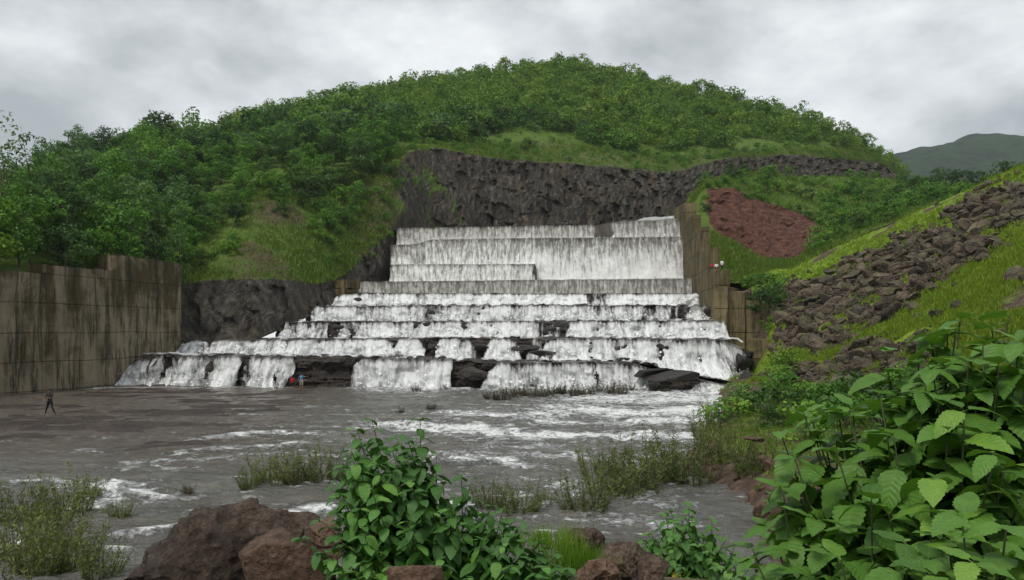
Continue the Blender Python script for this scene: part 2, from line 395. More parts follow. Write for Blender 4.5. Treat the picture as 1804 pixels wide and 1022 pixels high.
# right bank and embankment: height field over the ground plan
shore_pts = np.array([(-60, 13.5), (-14, 13.5), (-3, 13.0), (1.5, 13.5), (4.6, 15), (6.3, 18), (7.0, 22), (8.1, 26), (8.3, 29), (7.4, 33), (8.6, 38), (10.4, 43), (12.8, 48), (16.5, 62), (20.5, 80), (24.5, 92), (26, 100), (28, 115), (31, 150), (34, 200)], float)
edge_pts = np.array([(39.5, 143), (41.1, 118), (61.2, 95), (112, 50)], float)
def seg_dist(XY, pts, signed=False):
    best = np.full(XY.shape[:-1], 1e9); sg = np.ones(XY.shape[:-1])
    for a, b in zip(pts[:-1], pts[1:]):
        d = b - a; L = d @ d; r = XY - a; t_ = np.clip((r @ d) / L, 0, 1); q_ = r - t_[..., None] * d
        dd = np.hypot(q_[..., 0], q_[..., 1]); m_ = dd < best
        best = np.where(m_, dd, best); sg = np.where(m_, np.sign(d[0] * r[..., 1] - d[1] * r[..., 0]), sg)
    return best * sg if signed else best
def bank_z(X, Y, detail=True):
    XY = np.stack([X, Y], -1)
    ds = -seg_dist(XY, shore_pts, True)          # + on land
    low = np.where(ds > 0, np.minimum(1.45 * (1 - np.exp(-ds * 0.75)), 1.5), ds * 0.5)
    near = 4.1 - 0.42 * np.maximum(0, np.hypot((X - 0.5) * 0.8, Y - 0.5) - 5.2)
    near = np.where(ds > 0, np.minimum(near, 0.1 + ds * 0.75), -5)
    plane = 0.61 * X + 0.07 * Y - 17.8
    de = seg_dist(XY, edge_pts, True)
    plane = plane - 0.8 * np.maximum(0, de - 0.5)
    toe = np.interp(Y, [55, 66, 78, 90, 104, 118], [20.5, 23.5, 27.0, 30.2, 33.0, 31.0]); plane = plane - np.interp(Y, [50, 60, 108, 120], [0, 1.3, 1.3, 0]) * np.maximum(0, toe - X)
    z = np.maximum(np.maximum(low, near), np.where(Y < 30, -5, plane))
    if detail:
        p3 = np.stack([X, Y, np.zeros_like(X)], -1)
        z = z + np.where(ds > 0.3, 1, 0.3) * (0.28 * fbm(p3 * 0.25, 4, 7) + 0.06 * fbm(p3 * 1.3, 3, 9))
    return z
def bank_material():
    t = NT('bank_ground'); c = t.coord('Object')
    n1 = t.noise(c, 0.16, 6, 0.6); n2 = t.noise(c, 0.7, 7, 0.65); n3 = t.noise(c, 3.5, 6, 0.7)
    g = t.ramp(t.math('ADD', t.math('MULTIPLY', n2, 0.55), t.math('MULTIPLY', n3, 0.45)), [(0.3, (0.060, 0.110, 0.008)), (0.5, (0.15, 0.245, 0.012)), (0.7, (0.27, 0.33, 0.025))])
    s_ = t.ramp(t.noise(c, 2.2, 8, 0.7), [(0.3, (0.030, 0.020, 0.014)), (0.5, (0.085, 0.056, 0.038)), (0.7, (0.17, 0.12, 0.085))])
    f = t.ramp(t.math('ADD', t.attr('bare'), t.math('MULTIPLY', t.math('SUBTRACT', n2, 0.5), 0.8)), [(0.42, 0), (0.6, 1)])
    return t.done(t.bsdf(t.mix(f, g, s_), 0.9, t.bump(t.math('ADD', n3, n2), 0.9, 0.25)))
M['bank'] = bank_material()
rubble_c = [((1395, 560), 30), ((1480, 530), 42), ((1560, 470), 48), ((1640, 430), 40), ((1720, 395), 34), ((1790, 350), 28), ((1430, 600), 30), ((1500, 490), 30), ((1440, 520), 34)]
def plane_hit(px, py, lo=30.0, hi=160.0):
    """where the sight line of the survey meets the embankment plane"""
    px = np.asarray(px, float); py = np.asarray(py, float); a = (px - CX) / F; b = (HY - py) / F
    return (EYE + 17.8) / (0.61 * a + 0.07 - b)
def rubble_mask(px, py):
    jn = np.stack(np.broadcast_arrays(px * 0.022, py * 0.03, 0.0 * px), -1); py = py + 26 * fbm(jn, 3, 8)
    # band of rubble running down the slope, plus the low patch by the toe and a streak along the ridge
    up = np.interp(px, [1360, 1400, 1470, 1560, 1640, 1720, 1804, 1900], [505, 497, 474, 428, 388, 354, 320, 290])
    dn = np.interp(px, [1360, 1440, 1500, 1560, 1640, 1700, 1760, 1804, 1900], [612, 610, 592, 562, 512, 466, 424, 390, 330])
    m = sstep(-14, 14, py - up) * sstep(-12, 12, dn - py)
    up2 = np.interp(px, [1380, 1420, 1500, 1600, 1700, 1900], [655, 644, 618, 588, 560, 540]); dn2 = np.interp(px, [1380, 1500, 1620, 1700, 1900], [695, 700, 690, 640, 600])
    m = np.maximum(m, sstep(-10, 10, py - up2) * sstep(-12, 12, dn2 - py) * sstep(1665, 1625, px))
    return m * (1 - 0.85 * sstep(0.18, 0.42, fbm(jn * 1.7 + 5, 3, 18)))
gx = np.concatenate([np.arange(-26, 16, 0.35), np.arange(16, 125, 0.7)])
gy = np.concatenate([np.arange(-6, 32, 0.35), np.arange(32, 176, 0.7)])
X, Y = np.meshgrid(gx, gy); Z = bank_z(X, Y)
ds = -seg_dist(np.stack([X, Y], -1), shore_pts, True)
ppx = CX + X / np.maximum(Y, 1) * F; ppy = HY - (Z - EYE) / np.maximum(Y, 1) * F
p3 = np.stack([X, Y, np.zeros_like(X)], -1)
bare = np.where(Y > 50, rubble_mask(ppx, ppy) * 0.85, 0)
bare = np.maximum(bare, 0.9 * (1 - sstep(0.7, 2.2, ds + fbm(p3 * 0.5, 3, 15) * 1.5)))
bare = np.maximum(bare, np.where(Y < 13, 0.62, np.where(Y < 60, 0.55, 0.1)))
bare = np.maximum(bare, np.where((Y > 50), 0.75 * sstep(0.25, 0.5, fbm(p3 * 0.16, 4, 19)), 0))
o = mk('river_bank', np.stack([X, Y, Z], -1), grid_faces(*X.shape), M['bank'], attrs={'bare': bare}, smooth=True)
tag(o, 'grassy embankment slope and stony bank on the far side of the plants', kind='structure')

# ground sheet and far mountain
t = NT('ground_sheet'); c = t.coord('Object')
M['ground'] = t.done(t.bsdf(t.ramp(t.noise(c, 0.02, 6, 0.6), [(0.3, (0.035, 0.055, 0.015)), (0.7, (0.10, 0.125, 0.03))]), 0.9))
n_ = 41; X, Y = np.meshgrid(np.linspace(-1850, 1850, n_), np.linspace(-260, 2350, n_))
o = mk('ground', np.stack([X, Y, np.full_like(X, -2.6)], -1), grid_faces(n_, n_), M['ground']); tag(o, kind='structure')

t = NT('far_wood'); c = t.coord('Object')
a = t.noise(c, 0.055, 9, 0.72); b = t.noise(c, 0.0065, 5, 0.55)
col = t.mix(t.ramp(b, [(0.42, 0), (0.56, 1)]), t.ramp(a, [(0.35, (0.004, 0.012, 0.008)), (0.65, (0.016, 0.032, 0.018))]), t.ramp(a, [(0.35, (0.016, 0.050, 0.012)), (0.65, (0.042, 0.10, 0.018))]))
M['farhill'] = t.done(t.bsdf(col, 0.9, t.bump(a, 1.0, 30)))
xs = np.linspace(150, 1700, 160); ys = np.linspace(1020, 2250, 110); X, Y = np.meshgrid(xs, ys)
pxa = CX + X / Y * F
crest = np.interp(X, [150, 620, 720, 800, 880, 960, 1040, 1250, 1420, 1700], [20, 230, 345, 378, 398, 412, 414, 418, 390, 330])
prof = sstep(1080, 1620, Y) * (1 - 0.8 * sstep(1640, 2200, Y))
prof = prof * 0.85 + 0.15 * sstep(1080, 1300, Y) * (1 - sstep(1700, 2200, Y))
p3 = np.stack([X, Y, np.zeros_like(X)], -1)
Z = -3 + crest * prof + 7 * prof * fbm(p3 * 0.008, 4, 91, 0.5, True) + 8 * prof * fbm(p3 * 0.03, 4, 95)
o = mk('mountain', np.stack([X, Y, Z], -1), grid_faces(*X.shape), M['farhill'], smooth=True); tag(o, 'far wooded mountain fading blue', kind='structure')

# ------------------------------------------------------------------ river
foam_lines = [  # surveyed foam streaks on the river: [(column,row),...], half depth (m), strength
 ([(180, 684), (300, 684), (420, 683)], 1.6, 0.95), ([(440, 684), (510, 684)], 1.6, 0.7), ([(630, 686), (720, 689), (810, 686)], 2.2, 0.9),
 ([(870, 690), (1000, 684), (1160, 682)], 2.0, 0.6), ([(1230, 668), (1300, 672)], 5.0, 1.0), ([(1180, 690), (1290, 690)], 6.0, 0.8),
 ([(1080, 706), (1240, 704)], 3.5, 0.7), ([(1010, 722), (1130, 732), (1240, 725)], 2.6, 0.75), ([(790, 730), (900, 734), (980, 732)], 1.2, 0.6), ([(1130, 748), (1240, 745)], 1.6, 0.7),
 ([(690, 752), (800, 760), (900, 768), (1050, 772), (1150, 774), (1260, 776)], 1.5, 1.0), ([(560, 765), (440, 764), (380, 772)], 0.9, 0.85), ([(520, 782), (400, 790), (330, 796)], 0.8, 0.75),
 ([(470, 800), (400, 806), (350, 810)], 0.55, 0.7), ([(780, 798), (860, 802)], 0.7, 0.75), ([(790, 812), (880, 816), (930, 822)], 0.8, 0.95), ([(880, 786), (980, 790)], 0.9, 0.6),
 ([(920, 806), (990, 806), (1060, 812)], 0.9, 0.9), ([(560, 800), (600, 806)], 0.7, 0.6), ([(230, 815), (300, 812)], 0.5, 0.7), ([(330, 826), (260, 820), (180, 832)], 0.6, 0.65),
 ([(180, 862), (240, 872), (296, 876)], 0.85, 1.1), ([(30, 853), (110, 856), (160, 866)], 0.6, 0.9), ([(170, 888), (120, 900)], 0.9, 0.85), ([(0, 930), (40, 955), (60, 965)], 0.6, 0.8),
 ([(440, 900), (500, 905), (560, 892), (600, 905)], 0.45, 1.0), ([(340, 924), (270, 938), (220, 944)], 0.35, 0.95), ([(180, 973), (215, 974)], 0.22, 1.1), ([(185, 992), (205, 993)], 0.15, 1.0),
 ([(150, 795), (180, 797)], 0.5, 0.7), ([(165, 770), (200, 771)], 0.6, 0.6), ([(0, 778), (40, 780)], 0.6, 0.5), ([(930, 850), (1000, 860), (1030, 880)], 1.0, 0.55), ([(1080, 880), (1120, 890)], 0.6, 0.6),
 ([(330, 905), (380, 890)], 0.4, 0.5), ([(960, 745), (1080, 752)], 1.0, 0.6), ([(600, 745), (690, 748)], 0.9, 0.4),
]
def river_xy(px, py):
    Yr = EYE * F / (np.asarray(py, float) - HY); return np.stack([(np.asarray(px, float) - CX) / F * Yr, Yr], -1)
def river_material():
    t = NT('river_water'); c = t.coord('Object')
    n1 = t.noise(t.n('ShaderNodeMapping', Vector=c, Scale=(0.75, 1.0, 1)).outputs[0], 1.5, 9, 0.72, 0.8); n2 = t.noise(c, 5.5, 6, 0.65); n3 = t.noise(t.n('ShaderNodeMapping', Vector=c, Scale=(0.5, 1.1, 1)).outputs[0], 0.5, 6, 0.6)
    f = t.math('ADD', t.attr('foam'), t.math('ADD', t.math('MULTIPLY', t.math('SUBTRACT', n1, 0.5), 2.9), t.math('MULTIPLY', t.math('SUBTRACT', n2, 0.5), 1.1)))
    ff = t.ramp(f, [(0.45, 0.0), (0.66, 0.5), (0.95, 1.0)])
    wcol = t.ramp(n3, [(0.3, (0.062, 0.062, 0.053)), (0.55, (0.125, 0.122, 0.104)), (0.75, (0.19, 0.172, 0.142))])
    wcol = t.mix(t.math('MULTIPLY', t.attr('shallow'), 0.8), wcol, t.ramp(n1, [(0.36, (0.024, 0.017, 0.012)), (0.5, (0.085, 0.063, 0.047)), (0.64, (0.18, 0.148, 0.118))]))
    fcol = t.ramp(n2, [(0.3, (0.55, 0.56, 0.55)), (0.65, (0.86, 0.87, 0.86))])
    wv = t.noise(t.n('ShaderNodeMapping', Vector=c, Scale=(0.7, 1.5, 1)).outputs[0], 2.4, 7, 0.62)
    nb = t.bump(t.math('ADD', wv, t.math('MULTIPLY', ff, 0.5)), 1.0, 0.34)
    return t.done(t.bsdf(t.mix(ff, wcol, fcol), t.math('ADD', t.math('MULTIPLY', ff, 0.45), 0.20), nb, 0.5))
M['river'] = river_material()
gy = np.concatenate([np.exp(np.linspace(math.log(11.0), math.log(106), 360))]); gx = np.linspace(-92, 34, 460)
X, Y = np.meshgrid(gx, gy)
foam = np.zeros_like(X)
wob = fbm(np.stack([X * 0.35, Y * 0.35, np.zeros_like(X)], -1), 3, 5)
for pts, hw, st in foam_lines:
    q2 = river_xy([p[0] for p in pts], [p[1] for p in pts])
    lo, hi = q2.min(0) - hw * 5, q2.max(0) + hw * 5
    m_ = (X > lo[0]) & (X < hi[0]) & (Y > lo[1]) & (Y < hi[1])
    d_ = seg_dist(np.stack([X[m_], Y[m_] + wob[m_] * hw * 1.3], -1), q2)
    foam[m_] = np.maximum(foam[m_], st * 0.72 * np.exp(-(d_ / (hw * 1.35)) ** 2))
foam += 0.31 * sstep(-26, 4, X) * sstep(30, 60, Y) + 0.17 * sstep(-10, -2, X - Y * -0.42) * (Y < 60)
foam += 0.22 * np.exp(-((X - 14) / 15) ** 2 - ((Y - 70) / 16) ** 2)
r0 = np.random.default_rng(77)
for k in range(620):
    yk = math.exp(r0.uniform(math.log(22), math.log(84))); xk = r0.uniform(-0.36, 0.26) * yk; ln = r0.uniform(.6, 3.6) * (0.5 + yk / 50); hw = r0.uniform(.10, .30) * (0.4 + yk / 45); sl = r0.normal() * .12
    if r0.random() > 0.35 + 0.65 * float(sstep(-14, 4, xk)): continue
    m_ = (np.abs(X - xk) < ln + 2) & (np.abs(Y - yk) < hw * 5 + .5)
    d_ = seg_dist(np.stack([X[m_], Y[m_] + wob[m_] * hw * 2], -1), np.array([(xk - ln / 2, yk - sl * ln / 2), (xk + ln / 2, yk + sl * ln / 2)]))
    foam[m_] = np.maximum(foam[m_], r0.uniform(.4, .72) * np.exp(-(d_ / hw) ** 2))
p3 = np.stack([X * 0.45, Y * 0.9, np.zeros_like(X)], -1)
Z = 0.16 * fbm(p3, 4, 3) + 0.10 * fbm(p3 * 2.6, 3, 13) + foam * 0.30 * (0.6 + 0.6 * fbm(p3 * 2.2, 3, 23)) 
shallow = sstep(-6, -16, X + 0.12 * (Y - 40)) * sstep(30, 42, Y + wob * 6)
shallow = np.maximum(shallow, 0.45 * sstep(0.0, 0.4, wob) * sstep(60, 45, Y))
Z = Z * (1 - 0.55 * shallow)
o = mk('river', np.stack([X, Y, Z], -1), grid_faces(*X.shape), M['river'], attrs={'foam': foam, 'shallow': shallow}, smooth=True)
tag(o, 'shallow grey brown river with white rapids', kind='structure')
# rock shelf of the bed that breaks the surface on the left
gx = np.linspace(-92, 34, 300); gy = np.exp(np.linspace(math.log(10), math.log(110), 200)); X, Y = np.meshgrid(gx, gy)
p3 = np.stack([X * 0.22, Y * 0.45, np.zeros_like(X)], -1)
sh = sstep(-6, -18, X + 0.12 * (Y - 40)) * sstep(30, 44, Y)
Z = -0.75 + 0.66 * sh + 0.34 * fbm(p3, 4, 33) + 0.16 * fbm(p3 * np.array([2.5, 6, 1]), 4, 37, 0.55, True)
bed = rock_mat('bed_rock', (0.012, 0.009, 0.007), (0.050, 0.034, 0.026), (0.13, 0.092, 0.072), 0.8, 0, 1.0, 0.4)
o = mk('riverbed', np.stack([X, Y, Z], -1), grid_faces(*X.shape), bed, smooth=True); tag(o, 'flat brown rock shelf of the river bed', kind='structure')

# ------------------------------------------------------------------ rock ledges, spillway, falling water
def lev_Y(px, Y0): return Y0 / (1 + 0.2 * (np.asarray(px, float) - CX) / F)
LEV = [
 dict(n='L1', Y0=85.0, x=(150, 1330), top=[(150, 650), (205, 640), (270, 629), (320, 627), (690, 632), (800, 635), (900, 640), (1060, 639), (1110, 641), (1160, 656), (1235, 672), (1330, 692)]),
 dict(n='L2', Y0=95.0, x=(296, 1326), top=[(296, 601), (700, 598), (1000, 597), (1262, 600), (1305, 612), (1326, 620)]),
 dict(n='L3', Y0=105.0, x=(488, 1275), top=[(488, 568), (1275, 566)]),
 dict(n='L4', Y0=115.0, x=(540, 1262), top=[(540, 541), (900, 538), (1262, 540)]),
 dict(n='L5', Y0=125.0, x=(584, 1252), top=[(584, 521), (640, 517), (900, 519), (1252, 518)]),
 dict(n='W', Y0=133.5, x=(612, 1240), top=[(612, 498), (1240, 491)]),
 dict(n='A', Y0=141.5, x=(688, 1225), top=[(688, 467), (943, 466), (947, 495.5), (1225, 492)]),
 dict(n='B', Y0=146.0, x=(688, 1220), top=[(688, 432), (735, 431), (760, 423), (945, 420), (1220, 418)]),
 dict(n='C', Y0=150.5, x=(700, 1210), top=[(700, 404), (1045, 398), (1080, 392), (1210, 386)]),
]
def lev_z(i, px):
    L = LEV[i]; py = np.interp(px, [p[0] for p in L['top']], [p[1] for p in L['top']])
    return EYE + (HY - py) / F * lev_Y(px, L['Y0'])
def base_z(i, px): return np.zeros_like(px) - 0.3 if i == 0 else lev_z(i - 1, px)

for i in range(5):
    L = LEV[i]; px = np.arange(L['x'][0], L['x'][1] + 1, 2.5); Yf = lev_Y(px, L['Y0']); zt = lev_z(i, px); zb = base_z(i, px) - 0.5
    nf, ntd = 22, 14
    Yn = lev_Y(px, LEV[i + 1]['Y0']) + 2.0
    rows = []; fr = []
    for k in range(nf):
        v = k / (nf - 1); rows.append((Yf - 0.85 * (1 - v) ** 1.5, zb + (zt - zb) * v)); fr.append(1.0)
    for k in range(1, ntd + 1):
        v = k / ntd; rows.append((Yf + (Yn - Yf) * v ** 1.6, zt + 0.12 * v)); fr.append(0.0)
    YY = np.stack([r[0] for r in rows]); ZZ = np.stack([r[1] for r in rows]); XX = (px - CX)[None] / F * Yf[None] + 0 * YY
    fr = np.array(fr)[:, None]
    q = np.stack([XX, YY * 0.5, ZZ], -1)
    strat = np.round((ZZ + 0.35 * fbm(q * 0.25, 2, 5 + i)) / 0.45)
    blk = fbm(np.stack([XX * 0.55, strat * 3.3, np.full_like(XX, i * 9.0)], -1), 2, 77 + i)
    d = 0.55 * blk + 0.45 * fbm(q * 0.6, 4, 57 + i, 0.55, True) + 0.18 * fbm(q * 2.2, 3, 63)
    YY = YY - d * (0.25 + 0.75 * fr)
    topn = 0.34 * fbm(np.stack([XX * 0.5, YY * 0.3, ZZ * 0], -1), 3, 66 + i)
    ZZ = ZZ + topn * sstep(zb + 0.6, zt, ZZ) + (1 - fr) * 0.10 * fbm(q * 1.3, 3, 99)
    o = mk('rock_ledge', np.stack([XX, YY, ZZ], -1), grid_faces(*XX.shape)[:, ::1], M['ledge'], smooth=False)
    tag(o, ['lowest', 'second lowest', 'middle', 'second highest', 'highest'][i] + ' natural dark rock ledge of the cascade', kind='structure')

def concrete_material(name, moss, bare, dark, streak=1.0, bias=0.0):
    t = NT(name); c = t.coord('Object')
    st = t.noise(t.n('ShaderNodeMapping', Vector=c, Scale=(0.55, 0.55, 0.05)).outputs[0], 1.3, 6, 0.66)
    st2 = t.noise(t.n('ShaderNodeMapping', Vector=c, Scale=(1.0, 1.0, 0.12)).outputs[0], 1.2, 6, 0.72, 0.4)
    bl = t.noise(c, 0.2, 7, 0.7, 0.5); fi = t.noise(c, 4.0, 6, 0.7)
    z = t.n('ShaderNodeSeparateXYZ', Vector=c).outputs[2]
    low = t.ramp(t.math('MULTIPLY', z, 1 / 16.0), [(0.0, 1.0), (0.75, 0.0)])
    k = t.math('ADD', t.math('ADD', t.math('MULTIPLY', st, 0.55 * streak), t.math('MULTIPLY', bl, 0.55)), t.math('ADD', t.math('MULTIPLY', low, 0.13), bias))
    col = t.mix(t.ramp(k, [(0.50, 0), (0.60, 0.75), (0.70, 1)]), moss[0], bare)
    col = t.mix(t.ramp(st2, [(0.48, 0), (0.60, 0.9)]), col, t.mix(fi, moss[1], dark))
    col = t.mix(t.ramp(fi, [(0.58, 0), (0.72, 0.5)]), col, bare)
    lines = t.n('ShaderNodeTexWave', {'wave_type': 'BANDS', 'bands_direction': 'Z', 'wave_profile': 'SAW'}, Vector=c, Scale=0.105, Distortion=0.6, Detail=2.0).outputs[1]
    col = t.mix(t.ramp(lines, [(0.0, 0.22), (0.03, 0.0), (1.0, 0.0)]), col, dark)
    return t.done(t.bsdf(col, 0.85, t.bump(t.math('ADD', t.math('MULTIPLY', fi, 0.6), t.math('ADD', st2, t.ramp(lines, [(0, 0), (0.04, 1)]))), 0.7, 0.12)))
M['wall_l'] = concrete_material('mossy_concrete', ((0.070, 0.052, 0.021), (0.032, 0.033, 0.011)), (0.27, 0.220, 0.155), (0.013, 0.011, 0.007), 1.0, -0.02)
M['wall_r'] = concrete_material('olive_concrete', ((0.085, 0.068, 0.025), (0.055, 0.042, 0.020)), (0.185, 0.145, 0.075), (0.030, 0.022, 0.015), 1.0, 0.0)
M['dam'] = concrete_material('spillway_concrete', ((0.085, 0.072, 0.060), (0.055, 0.046, 0.038)), (0.16, 0.14, 0.12), (0.04, 0.033, 0.027))

def rough_slab(A, B, th, z0a, z1a, z1b, step=0.45, amp=0.07, seed=0, z0b=None):
    """concrete wall block: plan line A->B (exposed face), thickness th to the left of A->B, top from z1a to z1b, weathered surface"""
    A = np.array(A, float); B = np.array(B, float); d = B - A; L = np.hypot(*d); u = d / L; nrm = np.array([-u[1], u[0]])
    z0b = z0a if z0b is None else z0b
    acc = Acc()
    def put(fn, na, nb):
        S, R = np.meshgrid(np.linspace(0, 1, na), np.linspace(0, 1, nb)); W_ = fn(S, R)
        p = W_; dv = amp * np.stack([fbm(p * 0.9, 3, seed + 1), fbm(p * 0.9, 3, seed + 2), 1.6 * fbm(p * 0.9 + 7, 3, seed + 3)], -1) + 0.35 * amp * np.stack([fbm(p * 3.5, 2, seed + 4)] * 3, -1)
        acc.add(p + dv, grid_faces(nb, na))
    def pt(s, w_, z): xy = A + d * s[..., None] + nrm * (th * w_)[..., None]; return np.concatenate([xy, z[..., None]], -1)
    zt = lambda s: z1a + (z1b - z1a) * s
    zb = lambda s: z0a + (z0b - z0a) * s
    nl = max(3, int(L / step)); nh = max(3, int((max(z1a, z1b) - z0a) / step)); nw = max(3, int(th / step))
    put(lambda s, r: pt(s, 0 * s, zb(s) + (zt(s) - zb(s)) * r), nl, nh)
    put(lambda s, r: pt(1 - s, 0 * s + 1, zb(1 - s) + (zt(1 - s) - zb(1 - s)) * r), nl, nh)
    put(lambda s, r: pt(s, r, zt(s)), nl, nw)
    put(lambda s, r: pt(0 * s, 1 - s, zb(0 * s) + (z1a - z0a) * r), nw, nh)
    put(lambda s, r: pt(0 * s + 1, s, zb(0 * s + 1) + (z1b - z0b) * r), nw, nh)
    return acc

# left training wall
def wl(Y): return (-45.3 + 0.289 * (Y - 91), Y)
wall = empty('retaining_wall', (*wl(90), 0)); tag(wall, 'tall stained concrete retaining wall with a stepped top by the river', 'wall')
def sect(parent, acc, mat, name='wall_section'):
    o = link(name, acc.data(name), mat); o.parent = parent; o.matrix_parent_inverse = parent.matrix_world.inverted() if False else Matrix.Translation(-parent.location); return o
for k, (ya, yb, za, zb_) in enumerate([(56, 81.8, 12.1, 12.1), (81.83, 90.95, 13.05, 13.1), (90.98, 101.5, 15.0, 14.9)]):
    sect(wall, rough_slab(wl(ya), wl(yb), 2.4 + 0.12 * k, -1.2, za, zb_, 0.45, 0.07, k * 5), M['wall_l'])
# ragged cap stones along the top of the wall
# spillway: concrete steps
sp = empty('spillway', (0, 146, 0)); tag(sp, 'stepped concrete spillway dam under sheets of falling water', 'dam')
for i in range(5, 9):
    L = LEV[i]; px = np.arange(L['x'][0], L['x'][1] + 1, 4.0)
    Yf = lev_Y(px, L['Y0']); zt = lev_z(i, px); zb = base_z(i, px) - 1.0
    Yn = (lev_Y(px, LEV[i + 1]['Y0']) + 1.0) if i < 8 else Yf + 4
    XX = (px - CX) / F * Yf
    if i == 6: zt = np.where(px > 945, zb, zt)
    prof = [(Yf, zb), (Yf, zb * 0.5 + zt * 0.5), (Yf, zt), (Yn, zt), (Yn, zb)]
    V = np.stack([np.stack([XX, a, b], -1) for a, b in prof])
    sect(sp, (lambda ac: (ac.add(V, grid_faces(len(prof), len(px))), ac)[1])(Acc()), M['dam'], 'step')

def fall_material(name, lo, hi, thin):
    q_ = 0.42 if thin else 1.0
    t = NT(name); uv = t.n('ShaderNodeTexCoord').outputs['UV']
    s1 = t.noise(t.n('ShaderNodeMapping', Vector=uv, Scale=(0.55, 0.22, 1)).outputs[0], 1.0, 5, 0.6, 0.3)
    s2 = t.noise(t.n('ShaderNodeMapping', Vector=uv, Scale=(2.1, 0.40, 1)).outputs[0], 1.0, 5, 0.7, 0.3)
    s3 = t.noise(t.n('ShaderNodeMapping', Vector=uv, Scale=(1.3, 0.95, 1)).outputs[0], 1.6, 6, 0.75)
    cov = t.attr('cover')
    k = t.math('ADD', t.math('MULTIPLY', t.math('SUBTRACT', s1, 0.5), 2.0 * q_), t.math('ADD', t.math('MULTIPLY', t.math('SUBTRACT', s2, 0.5), 1.5 * q_), t.math('MULTIPLY', t.math('SUBTRACT', s3, 0.5), 0.8 * q_)))
    al = t.ramp(t.math('ADD', cov, k), [(0.20, 0.0), (0.50, 0.62), (0.84, 1.0)])
    br = t.math('ADD', t.math('MULTIPLY', s2, 0.55), t.math('ADD', t.math('MULTIPLY', s3, 0.45), t.math('MULTIPLY', t.math('SUBTRACT', t.attr('white'), 0.5), 0.55)))
    if thin: br = t.math('ADD', t.math('MULTIPLY', t.math('SUBTRACT', s2, 0.5), 0.8), br)
    col = t.ramp(br, [(0.42, lo), (0.57, tuple(0.45 * a + 0.55 * b for a, b in zip(lo, hi))), (0.76, hi)])
    sh = t.bsdf(col, 0.5, t.bump(t.math('ADD', s2, s3), 0.6, 0.25), 0.35)
    m = t.n('ShaderNodeMixShader'); t.put(m.inputs[0], al); t.put(m.inputs[1], t.n('ShaderNodeBsdfTransparent').outputs[0]); t.put(m.inputs[2], sh)
    return t.done(m.outputs[0])
M['cascade'] = fall_material('cascade_foam', (0.19, 0.19, 0.175), (0.74, 0.75, 0.745), 0)
M['weir'] = fall_material('weir_sheet', (0.17, 0.165, 0.145), (0.58, 0.575, 0.54), 1)
M['sheet'] = fall_material('falling_sheet', (0.24, 0.235, 0.21), (0.80, 0.80, 0.78), 1)

FALL = {  # surveyed flowing stretches of each lip: (from, to, cover)
 0: dict(segs=[(182, 222, .75), (226, 300, .85), (318, 436, 1.0), (448, 470, .4), (466, 528, .8), (640, 668, .55), (662, 806, 1.05), (880, 1052, .9), (1058, 1165, .85), (1236, 1325, 1.1)], skew=20, out=1.5, mat='cascade', white=.6),
 1: dict(segs=[(322, 372, .8), (380, 446, .8), (452, 560, .8), (566, 640, .9), (642, 691, .85), (706, 747, .9), (782, 832, .85), (866, 912, .85), (935, 985, .35), (965, 1310, 1.0)], skew=3, out=1.4, mat='cascade', white=.62),
 2: dict(segs=[(508, 556, .55), (560, 578, .45), (606, 692, .9), (700, 728, .75), (742, 814, .95), (824, 934, .95), (936, 984, .45), (1004, 1272, .95)], skew=2, out=1.2, mat='cascade', white=.62),
 3: dict(segs=[(556, 604, .8), (604, 738, .72), (742, 862, .66), (860, 1172, .78), (1170, 1214, .3), (1214, 1260, .85)], skew=2, out=1.1, mat='cascade', white=.6),
 4: dict(segs=[(598, 632, .8), (642, 720, .85), (716, 760, .6), (756, 1030, 1.0), (1030, 1075, .6), (1075, 1250, 1.0)], skew=0, out=1.3, mat='cascade', white=.72),
 5: dict(segs=[(612, 1240, .85)], skew=0, out=.35, mat='weir', white=.46),
 6: dict(segs=[(689, 940, .78)], skew=0, out=.5, mat='sheet', white=.62),
 7: dict(segs=[(690, 738, .75), (732, 752, .45), (748, 1060, .78), (1056, 1218, .88)], skew=0, out=.9, mat='sheet', white=.42),
 8: dict(segs=[(700, 1046, .82), (1044, 1078, .12), (1076, 1205, .80)], skew=0, out=.6, mat='weir', white=.44),
}
names = ['lowest ledge', 'second ledge', 'third ledge', 'fourth ledge', 'fifth ledge', 'low weir wall', 'lower spillway step', 'tall spillway step', 'spillway crest']
spray = Acc(); rs = np.random.default_rng(9)
